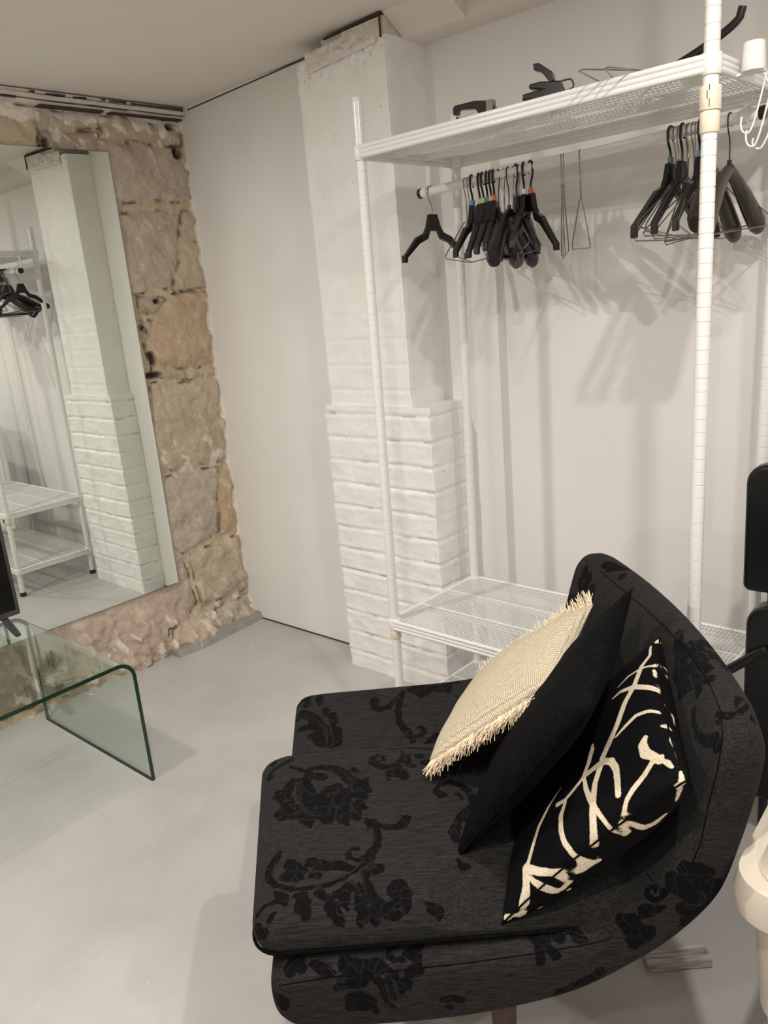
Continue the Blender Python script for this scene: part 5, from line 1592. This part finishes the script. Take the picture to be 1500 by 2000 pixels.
FIGURE_KNIT = [[(0.1868, 0.1939, -0.0006, 0.0059), (0.1838, 0.1911, -0.0037, 0.0048)],
    [(0.176, 0.1801, -0.0083, 0.0023), (0.1441, 0.1775, -0.0112, 0.0027), (0.1198, 0.1618, -0.0179, 0.0043), (0.0916, 0.1545, -0.0222, 0.0047), (0.066, 0.1468, -0.0256, 0.0051), (0.0476, 0.1377, -0.0286, 0.0052), (0.0305, 0.1284, -0.0311, 0.0053), (0.015, 0.1227, -0.0324, 0.0054), (0.0005, 0.1167, -0.0332, 0.0055), (-0.0135, 0.1108, -0.0339, 0.0058), (-0.0265, 0.1039, -0.0348, 0.006), (-0.0389, 0.097, -0.0354, 0.0062), (-0.0505, 0.0898, -0.0357, 0.0063), (-0.0608, 0.0825, -0.0357, 0.0061), (-0.0704, 0.0749, -0.0354, 0.006)],
    [(0.0908, 0.1138, -0.0304, 0.0015), (0.099, 0.1247, -0.028, 0.0021), (0.1083, 0.1353, -0.0251, 0.0026), (0.1116, 0.1589, -0.0194, 0.0029), (0.108, 0.1801, -0.0091, 0.0035), (0.1246, 0.1842, 0.0093, 0.0041), (0.1245, 0.1807, 0.0227, 0.0023)],
    [(0.0657, 0.1042, -0.0332, 0.0025), (0.0716, 0.1202, -0.0307, 0.0046), (0.0637, 0.1439, -0.0265, 0.0061), (0.0482, 0.1638, -0.0202, 0.0063), (0.0384, 0.1762, -0.0103, 0.0067)],
    [(0.0942, 0.1798, -0.0087, 0.0035), (0.0777, 0.1793, -0.0069, 0.0043)],
    [(0.0536, 0.1786, -0.0043, 0.0042), (0.041, 0.1782, -0.0038, 0.0042)],
    [(-0.0455, 0.106, -0.0346, 0.0022), (-0.0336, 0.1244, -0.0321, 0.0037), (-0.0275, 0.1345, -0.03, 0.004), (-0.0206, 0.1441, -0.0275, 0.0043), (-0.0206, 0.1632, -0.0204, 0.0044), (-0.0264, 0.176, -0.01, 0.0038)],
    [(0.1152, 0.1838, 0.0051, 0.0026), (0.1062, 0.1815, 0.0161, 0.003), (0.1006, 0.1797, 0.0221, 0.0015)],
    [(0.0539, 0.1788, 0.0085, 0.0047), (0.0296, 0.1782, 0.0059, 0.0053), (0.0092, 0.177, 0.0138, 0.0031), (-0.0065, 0.1761, 0.0218, 0.0028), (-0.0292, 0.176, 0.0232, 0.0017)],
    [(-0.0814, 0.1543, -0.023, 0.0041), (-0.0948, 0.1478, -0.0242, 0.0071), (-0.1161, 0.1496, -0.0221, 0.009), (-0.1295, 0.1606, -0.0181, 0.0073), (-0.1434, 0.1676, -0.015, 0.0061), (-0.1355, 0.1709, -0.0144, 0.0047)],
    [(-0.1376, 0.1581, -0.0181, 0.0046), (-0.1463, 0.1497, -0.0191, 0.0046), (-0.1537, 0.1408, -0.0193, 0.0045), (-0.1592, 0.1282, -0.0194, 0.0045), (-0.1635, 0.1148, -0.0187, 0.0044), (-0.1702, 0.0989, -0.0159, 0.0038), (-0.1795, 0.0844, -0.0075, 0.0037), (-0.18, 0.065, 0.003, 0.004), (-0.1783, 0.0456, 0.0093, 0.0045), (-0.1773, 0.0292, 0.0141, 0.0023)],
    [(-0.1416, 0.1701, -0.0143, 0.0033), (-0.1519, 0.1772, -0.0112, 0.0051), (-0.1637, 0.1817, -0.0088, 0.003)],
    [(-0.0637, 0.1778, -0.0089, 0.0037), (-0.0532, 0.179, 0.0064, 0.0066), (-0.059, 0.1787, 0.0118, 0.0046), (-0.0974, 0.1826, -0.0003, 0.0042), (-0.1184, 0.1845, 0.002, 0.0025), (-0.1492, 0.1879, -0.0016, 0.0017)],
    [(-0.0791, 0.0344, -0.0363, 0.0038), (-0.0778, 0.0543, -0.0356, 0.005), (-0.0766, 0.074, -0.0349, 0.0053), (-0.0898, 0.0909, -0.0325, 0.0063), (-0.1106, 0.0967, -0.03, 0.0062), (-0.134, 0.095, -0.0269, 0.0059), (-0.1552, 0.0898, -0.0221, 0.0055)],
    [(-0.0766, 0.074, -0.0349, 0.0059), (-0.0913, 0.0634, -0.0335, 0.0058), (-0.1083, 0.0524, -0.0316, 0.0057), (-0.1207, 0.0484, -0.0299, 0.0063), (-0.1325, 0.0443, -0.028, 0.0067), (-0.1502, 0.0378, -0.0241, 0.0069), (-0.1605, 0.0343, -0.0206, 0.0065), (-0.1692, 0.0299, -0.0162, 0.0063), (-0.1754, 0.0241, -0.0104, 0.006), (-0.1779, 0.0157, -0.0024, 0.0062), (-0.1769, -0.0038, 0.0149, 0.0066)],
    [(-0.082, 0.034, -0.036, 0.0032), (-0.1034, 0.0333, -0.0327, 0.0046), (-0.1309, 0.038, -0.0283, 0.005), (-0.1474, 0.0436, -0.0249, 0.0045), (-0.1612, 0.0476, -0.0202, 0.004), (-0.1714, 0.0506, -0.0147, 0.0038), (-0.1778, 0.0511, -0.007, 0.0037), (-0.1785, 0.0493, 0.0087, 0.0035)],
    [(-0.0908, -0.0306, -0.035, 0.004), (-0.0944, -0.013, -0.0347, 0.0033), (-0.0891, 0.0092, -0.0356, 0.0032), (-0.0846, 0.0202, -0.0361, 0.0032), (-0.0798, 0.031, -0.0364, 0.0032), (-0.0695, 0.0391, -0.0373, 0.0039), (-0.0583, 0.0469, -0.0378, 0.0046), (-0.0352, 0.0549, -0.0382, 0.0052), (-0.0212, 0.0569, -0.0381, 0.0023)],
    [(-0.0982, -0.0119, -0.034, 0.0033), (-0.1159, -0.0253, -0.0313, 0.005), (-0.1395, -0.0292, -0.0274, 0.0051), (-0.1629, -0.0284, -0.0202, 0.0051), (-0.1726, -0.0252, -0.014, 0.0048), (-0.1774, -0.0254, -0.0051, 0.0048), (-0.178, -0.0248, 0.006, 0.0056), (-0.1768, -0.0255, 0.0182, 0.0062)],
    [(-0.0629, -0.0163, -0.0387, 0.001), (-0.0678, -0.0268, -0.0379, 0.0016), (-0.0726, -0.0375, -0.0369, 0.0023), (-0.0773, -0.0482, -0.036, 0.0029), (-0.0851, -0.0577, -0.0348, 0.0032), (-0.0927, -0.0673, -0.0336, 0.0035), (-0.1003, -0.0769, -0.0323, 0.0039), (-0.114, -0.0856, -0.0304, 0.004), (-0.1273, -0.0944, -0.0283, 0.004), (-0.1384, -0.1013, -0.0263, 0.0042), (-0.1487, -0.1088, -0.0239, 0.0043), (-0.156, -0.1181, -0.0216, 0.0069)],
    [(-0.1538, -0.1175, -0.0222, 0.0075), (-0.172, -0.0923, -0.0153, 0.0062), (-0.1776, -0.0805, -0.0102, 0.006), (-0.1798, -0.0714, -0.0032, 0.0063), (-0.1798, -0.0619, 0.0033, 0.007), (-0.1785, -0.0533, 0.0104, 0.0072), (-0.1768, -0.0391, 0.0214, 0.0067), (-0.1759, -0.0212, 0.0231, 0.006), (-0.1743, -0.0072, 0.0281, 0.0038)],
    [(-0.1582, -0.1187, -0.0209, 0.0068), (-0.1687, -0.1214, -0.0171, 0.0071), (-0.1777, -0.1252, -0.0125, 0.0073), (-0.1839, -0.1325, -0.0074, 0.0074), (-0.1874, -0.1421, -0.0007, 0.0078), (-0.1879, -0.1661, 0.0135, 0.0067)],
    [(-0.171, -0.1125, -0.0162, 0.0032), (-0.1821, -0.1046, -0.0043, 0.0068), (-0.1814, -0.0998, 0.0123, 0.0084), (-0.1789, -0.0955, 0.0233, 0.0057)],
    [(-0.1934, -0.1832, -0.0005, 0.0064), (-0.1914, -0.173, 0.0029, 0.0033)],
    [(-0.1771, -0.0894, 0.0269, 0.0045), (-0.1768, -0.07, 0.0249, 0.0051), (-0.1767, -0.0623, 0.024, 0.0025)],
    [(-0.1694, -0.0867, 0.0393, 0.0043)],
    [(-0.1748, -0.1431, 0.0309, 0.0051)],
    [(-0.1787, 0.193, -0, 0.0065), (-0.194, 0.1857, 0.0004, 0.0047), (-0.1893, 0.1709, 0.0106, 0.0033), (-0.1815, 0.1542, 0.0228, 0.0027)],
    [(-0.1926, 0.1764, 0.0001, 0.0033), (-0.1941, 0.1915, -0.001, 0.0028)],
    [(-0.1851, 0.1314, 0.0081, 0.0042), (-0.1849, 0.1372, 0.0137, 0.0027)],
    [(-0.1817, 0.0932, 0.0051, 0.0045), (-0.1797, 0.0806, 0.014, 0.0055), (-0.1751, 0.0847, 0.0304, 0.0063), (-0.1711, 0.099, 0.0372, 0.0069), (-0.1729, 0.1222, 0.0349, 0.0034)],
    [(-0.1781, 0.0569, 0.0161, 0.0055), (-0.1785, 0.0658, 0.0164, 0.005)],
    [(0.0077, 0.1777, -0.0028, 0.0035)]]
SEAMS = [[(0.0147, 0.0068, 0.3916, 0.0008), (0.0271, 0.0049, 0.3948, 0.0008), (0.039, 0.0047, 0.3963, 0.0008), (0.0508, 0.0049, 0.3974, 0.0008), (0.0626, 0.0051, 0.3984, 0.0008), (0.0744, 0.0054, 0.3993, 0.0008), (0.0869, 0.0055, 0.3997, 0.0008), (0.0994, 0.0056, 0.4, 0.0008), (0.112, 0.0058, 0.4002, 0.0008), (0.1245, 0.0059, 0.4005, 0.0008), (0.137, 0.0061, 0.4007, 0.0008), (0.1481, 0.0062, 0.4008, 0.0008), (0.1593, 0.0063, 0.4009, 0.0008), (0.1705, 0.0064, 0.4011, 0.0008), (0.1816, 0.0064, 0.4012, 0.0008), (0.1928, 0.0065, 0.4014, 0.0008), (0.204, 0.0065, 0.4015, 0.0008), (0.2151, 0.0066, 0.4017, 0.0008), (0.2263, 0.0067, 0.4019, 0.0008), (0.2375, 0.0068, 0.4021, 0.0008), (0.2487, 0.0069, 0.4023, 0.0008), (0.2598, 0.0071, 0.4025, 0.0008), (0.271, 0.0072, 0.4027, 0.0008), (0.2822, 0.0073, 0.403, 0.0008), (0.2934, 0.0074, 0.4032, 0.0008), (0.3051, 0.0077, 0.4036, 0.0008), (0.3169, 0.008, 0.404, 0.0008), (0.3286, 0.0082, 0.4045, 0.0008), (0.3404, 0.0084, 0.405, 0.0008), (0.3522, 0.0085, 0.4055, 0.0008), (0.3639, 0.0087, 0.4061, 0.0008), (0.3756, 0.0087, 0.4067, 0.0008), (0.3874, 0.0087, 0.4075, 0.0008), (0.3991, 0.0088, 0.4085, 0.0008), (0.4109, 0.0088, 0.4097, 0.0008), (0.4226, 0.0088, 0.4109, 0.0008), (0.4343, 0.0086, 0.4122, 0.0008), (0.4459, 0.0082, 0.4137, 0.0008), (0.4575, 0.0077, 0.4154, 0.0008), (0.469, 0.0069, 0.4173, 0.0008), (0.4805, 0.006, 0.4194, 0.0008), (0.4933, 0.0053, 0.4225, 0.0008), (0.506, 0.0044, 0.4258, 0.0008), (0.5186, 0.0034, 0.4293, 0.0008)],
    [(0.7034, 0.6957, 0.7554, 0.0014), (0.7095, 0.6459, 0.7547, 0.0014), (0.7131, 0.6132, 0.7547, 0.0014), (0.7163, 0.5809, 0.7549, 0.0014), (0.7192, 0.5491, 0.7555, 0.0013), (0.7218, 0.5177, 0.7563, 0.0013), (0.7241, 0.4869, 0.7574, 0.0013), (0.7258, 0.4542, 0.7584, 0.0013), (0.7272, 0.4221, 0.7596, 0.0013), (0.7282, 0.3906, 0.7611, 0.0012), (0.729, 0.3596, 0.7629, 0.0012), (0.7286, 0.333, 0.7635, 0.0012), (0.7281, 0.3069, 0.7644, 0.0012), (0.7274, 0.2814, 0.7654, 0.0011), (0.7268, 0.2566, 0.7664, 0.0011), (0.7261, 0.2326, 0.7675, 0.0011), (0.7237, 0.21, 0.7674, 0.0011), (0.7212, 0.188, 0.7674, 0.0011), (0.7188, 0.1665, 0.7676, 0.001), (0.7164, 0.1455, 0.7678, 0.001), (0.714, 0.1249, 0.7682, 0.001), (0.7088, 0.1001, 0.7674, 0.001), (0.7044, 0.0772, 0.7661, 0.0009), (0.7012, 0.0578, 0.7632, 0.0009), (0.6967, 0.0446, 0.7573, 0.0008), (0.6925, 0.0321, 0.7512, 0.0008), (0.6895, 0.0224, 0.7436, 0.0008), (0.6858, 0.0173, 0.7347, 0.0007), (0.6825, 0.0133, 0.7251, 0.0008), (0.6799, 0.0109, 0.7146, 0.0008), (0.6777, 0.0093, 0.7034, 0.0008), (0.675, 0.0086, 0.6917, 0.0008), (0.6723, 0.0079, 0.6798, 0.0008), (0.6695, 0.0073, 0.6679, 0.0008), (0.6669, 0.0069, 0.6558, 0.0008), (0.6644, 0.0063, 0.6429, 0.0008), (0.662, 0.0057, 0.6299, 0.0008), (0.6594, 0.005, 0.6169, 0.0008), (0.6568, 0.0041, 0.604, 0.0008), (0.6542, 0.0032, 0.5911, 0.0008), (0.6497, 0.0029, 0.5776, 0.0008), (0.6451, 0.0025, 0.564, 0.0008), (0.6405, 0.0021, 0.5505, 0.0008), (0.6358, 0.0016, 0.5369, 0.0008)],
    [(0.5876, 0.0438, 0.5059, 0.0009), (0.5913, 0.0257, 0.5086, 0.0009), (0.5967, 0.0131, 0.5068, 0.0008), (0.6035, 0.005, 0.5013, 0.0008)]]
#@@END
for sm in SEAMS:
    mb = MB(); mb.tube([p[:3] for p in sm], 0.0010, 6)
    mb.build('seam', M['velvet'], shell)
for o, fg, vn in ((shell, FIGURE_SHELL, VEIN_SHELL), (seat, FIGURE_SEAT, VEIN_SEAT)):
    Vv = verts_of(o)
    set_attr(o, 'figure', seg_field(Vv, fg))
    set_attr(o, 'vein', seg_field(Vv, vn))


# ---------------------------------------------------------------- scatter cushions
CHM = Matrix.Translation(CH_O) @ Matrix.Rotation(TH_, 4, 'Z')


def pillow(name, c, BN, BF, TN, size, half, mat, label, n=70, backmat=None, ear=0.10, back_half=None, offset=0.0):
    BN, BF, TN = Vector(BN), Vector(BF), Vector(TN)
    U = (BF - BN).normalized()
    W = (TN - BN)
    W = (W - U * W.dot(U)).normalized()
    N = U.cross(W)                              # points to the back and down for these poses
    if N.x < 0:
        N = -N
    front = -N
    ctr = Vector(c) + front * offset
    # local frame: x along U, y along W, z = front
    Rm = Matrix((U, W, U.cross(W))).transposed().to_4x4()
    sgn = 1 if U.cross(W).dot(front) > 0 else -1
    mw = CHM @ Matrix.Translation(ctr) @ Rm
    e = bpy.data.objects.new(name, None)
    COL.objects.link(e)
    e.matrix_world = mw
    e.empty_display_size = 0.05
    tag(e, label, 'cushion')
    h = size / 2
    V, F, FM = [], [], []
    for side, hh in ((1, half), (-1, back_half or half)):
        for i in range(n + 1):
            for j in range(n + 1):
                u, v_ = -1 + 2 * i / n, -1 + 2 * j / n
                # edges pull in between the corners
                pu = u * (1 - ear * (1 - v_ * v_) * abs(u) ** 2)
                pv = v_ * (1 - ear * (1 - u * u) * abs(v_) ** 2)
                t_ = (max(0, 1 - u * u) ** 0.42) * (max(0, 1 - v_ * v_) ** 0.42)
                wr = 1 + 0.10 * noise.noise(Vector((u * 2.3, v_ * 2.3, size * 10 + side)))
                V.append((pu * h, pv * h, side * sgn * hh * t_ * wr))
    q = (n + 1) * (n + 1)
    for s_ in (0, 1):
        for i in range(n):
            for j in range(n):
                a = s_ * q + i * (n + 1) + j
                f_ = (a, a + n + 1, a + n + 2, a + 1)
                F.append(f_ if (s_ == 0) == (sgn > 0) else f_[::-1])
                FM.append(s_)
    o = link('cover', V, F, None, e, smooth=True, mats=[mat, backmat or mat], fmat=FM)
    # weld the rim
    import bmesh
    bm = bmesh.new(); bm.from_mesh(o.data); bmesh.ops.remove_doubles(bm, verts=bm.verts, dist=1e-5); bm.to_mesh(o.data); bm.free()
    o.data.polygons.foreach_set('use_smooth', [True] * len(o.data.polygons))
    # seam around the rim
    mb = MB()
    rim = []
    for k in range(4):
        for i in range(24):
            u = -1 + 2 * i / 24
            a_, b_ = ((u, -1), (1, u), (-u, 1), (-1, -u))[k]
            pu = a_ * (1 - ear * (1 - b_ * b_) * abs(a_) ** 2)
            pv = b_ * (1 - ear * (1 - a_ * a_) * abs(b_) ** 2)
            rim.append((pu * h, pv * h, 0))
    mb.tube(rim, 0.0016, 6, closed=True)
    autosmooth(mb.build('seam', M['velvet'] if mat == M['knit'] else (backmat or mat), e), 60)
    return e, o, sgn, h, ear


pat, pat_cover, sg, hh_, er_ = pillow('scatter_cushion', (0.537, 0.191, 0.594), (0.366, 0.046, 0.437), (0.461, 0.42, 0.466), (0.613, -0.039, 0.722), 0.392, 0.040, M['knit'],
                                      'black knitted cushion with cream looping line pattern, rearmost on the armchair', 130, None, 0.09, 0.095)
set_attr(pat_cover, 'figure', seg_field(verts_of(pat_cover), FIGURE_KNIT))
blk, _, _, _, _ = pillow('scatter_cushion', (0.49, 0.265, 0.654), (0.313, 0.15, 0.486), (0.479, 0.492, 0.509), (0.5, 0.038, 0.799), 0.405, 0.042, M['velvet'],
                         'plain black velvet cushion between the cream and the patterned cushions', 60, None, 0.07)
crm, crm_cover, csg, ch_, cer = pillow('scatter_cushion', (0.478, 0.467, 0.603), (0.297, 0.376, 0.495), (0.435, 0.67, 0.503), (0.521, 0.265, 0.703), 0.335, 0.050, M['weave'],
                                       'cream woven cushion with frayed fringe at the front of the armchair stack', 60, M['cotton'], 0.03, 0.022, offset=0.022)
# fringe on the near and far edges of the cream cushion
mb = MB()
rnd = random.Random(3)
for side in (-1, 1):
    for k in range(560):
        v_ = rnd.uniform(-0.99, 0.99)
        x0 = side * ch_ * (1 - cer * (1 - v_ * v_))
        y0 = v_ * ch_
        L = rnd.uniform(0.024, 0.044)
        dy = rnd.gauss(0, 0.006)
        dz = rnd.gauss(0.001, 0.006)
        if side < 0:
            dz -= 0.004 * csg
        else:
            dz += 0.020 * csg
        p0 = Vector((x0 - side * 0.003, y0, rnd.uniform(-0.003, 0.004)))
        p1 = p0 + Vector((side * L * 0.5, dy * 0.3, dz * 0.4))
        p2 = p0 + Vector((side * L, dy + rnd.gauss(0, 0.002), dz))
        mb.tube([p0, p1, p2], [0.0011, 0.0011, 0.0007], 4)
fr_ = mb.build('fringe', M['fringe'], crm)
fr_['kind'] = 'stuff'

# ---------------------------------------------------------------- black folding chair beside the rack
fc = empty('folding_chair', (2.50, -0.27, 0), math.radians(3), 'black padded chair at the right edge, standing beside the garment rack', 'chair')


def pad(x0, x1, z0, z1, y0, y1, r, name):
    pts = []
    for (qx, qz, a0) in ((x1 - r, z1 - r, 0), (x0 + r, z1 - r, PI / 2), (x0 + r * 0.4, z0 + r * 0.4, PI), (x1 - r * 0.4, z0 + r * 0.4, 1.5 * PI)):
        rr = r if a0 < PI else r * 0.4
        for k in range(7):
            a = a0 + PI / 2 * k / 6
            pts.append((qx + rr * math.cos(a), qz + rr * math.sin(a)))
    mb = MB()
    mb.prism(pts, lambda p: (p[0], y0, p[1]), lambda p: (p[0], y1, p[1]))
    o = bevel(mb.build(name, M['black_leather'], fc), 0.010, 3)
    return o


pad(-0.262, 0.20, 0.652, 0.955, -0.022, 0.022, 0.045, 'backrest')
pad(-0.250, 0.20, 0.115, 0.622, -0.030, 0.028, 0.05, 'seat')
mb = MB(); mb.box((-0.195, -0.0235, 0.70), (0.14, -0.021, 0.90)); bevel(mb.build('back_panel', M['black_plastic'], fc), 0.001, 1)
for x in (-0.205, 0.16):
    mb = MB(); mb.tube([(x, 0.02, 0.0), (x, 0.02, 0.66)], 0.011, 12); autosmooth(mb.build('leg', M['black_plastic'], fc), 50)
for x in (-0.235, 0.19):
    mb = MB(); mb.tube([(x, 0.16, 0.0), (x + 0.02, 0.02, 0.60)], 0.011, 12); autosmooth(mb.build('leg', M['black_plastic'], fc), 50)
mb = MB(); mb.tube([(-0.30, -0.06, 0.44), (-0.20, -0.03, 0.52)], 0.012, 10); mb.build('strut', M['black_plastic'], fc)

# ---------------------------------------------------------------- plastic bin
bn = empty('plastic_bin', (2.708, -0.925, 0), math.radians(2), 'tall translucent white plastic bin with cream lid at right edge', 'bin')


def rr_loop(hx, hy, r, z):
    pts = []
    for (qx, qy, a0) in ((hx - r, hy - r, 0), (-hx + r, hy - r, PI / 2), (-hx + r, -hy + r, PI), (hx - r, -hy + r, 1.5 * PI)):
        for k in range(8):
            a = a0 + PI / 2 * k / 7
            pts.append((qx + r * math.cos(a), qy + r * math.sin(a), z))
    return pts


def lofted(levels):
    V, F = [], []
    for l_ in levels:
        V += l_
    m = len(levels[0])
    for i in range(len(levels) - 1):
        for k in range(m):
            k2 = (k + 1) % m
            F.append((i * m + k, i * m + k2, (i + 1) * m + k2, (i + 1) * m + k))
    F.append(tuple(range(m))[::-1])
    F.append(tuple((len(levels) - 1) * m + k for k in range(m)))
    return V, F


V, F = lofted([rr_loop(0.150, 0.155, 0.05, 0.0), rr_loop(0.155, 0.16, 0.05, 0.01), rr_loop(0.186, 0.186, 0.06, 0.30), rr_loop(0.192, 0.192, 0.06, 0.305), rr_loop(0.205, 0.205, 0.06, 0.50)])
autosmooth(link('body', V, F, M['bin'], bn), 40)
V, F = lofted([rr_loop(0.212, 0.212, 0.06, 0.492), rr_loop(0.225, 0.225, 0.06, 0.497), rr_loop(0.228, 0.228, 0.06, 0.525), rr_loop(0.222, 0.222, 0.06, 0.553), rr_loop(0.205, 0.205, 0.05, 0.556), rr_loop(0.200, 0.200, 0.05, 0.552)])
autosmooth(link('rim', V, F, M['bin'], bn), 40)
V, F = lofted([rr_loop(0.198, 0.198, 0.05, 0.553), rr_loop(0.190, 0.190, 0.05, 0.575), rr_loop(0.150, 0.18, 0.04, 0.625), rr_loop(0.10, 0.165, 0.04, 0.650)])
lid = autosmooth(link('lid', V, F, M['binlid'], bn), 30)
mb = MB(); mb.box((-0.19, 0.05, 0.565), (-0.06, 0.065, 0.66)); bevel(mb.build('flap_rib', M['binlid'], lid), 0.004, 2)

# ---------------------------------------------------------------- board on the floor
bo = MB(); bo.box((-0.13, -0.025, 0.0), (0.0, 0.025, 0.018))
bd = bevel(bo.build('wooden_board', M['board']), 0.002, 2)
bd.location = (2.332, -0.745, 0.001)
bd.rotation_euler = (0, 0, math.radians(42))
tag(bd, 'small whitewashed wooden board on the floor behind the armchair', 'board')
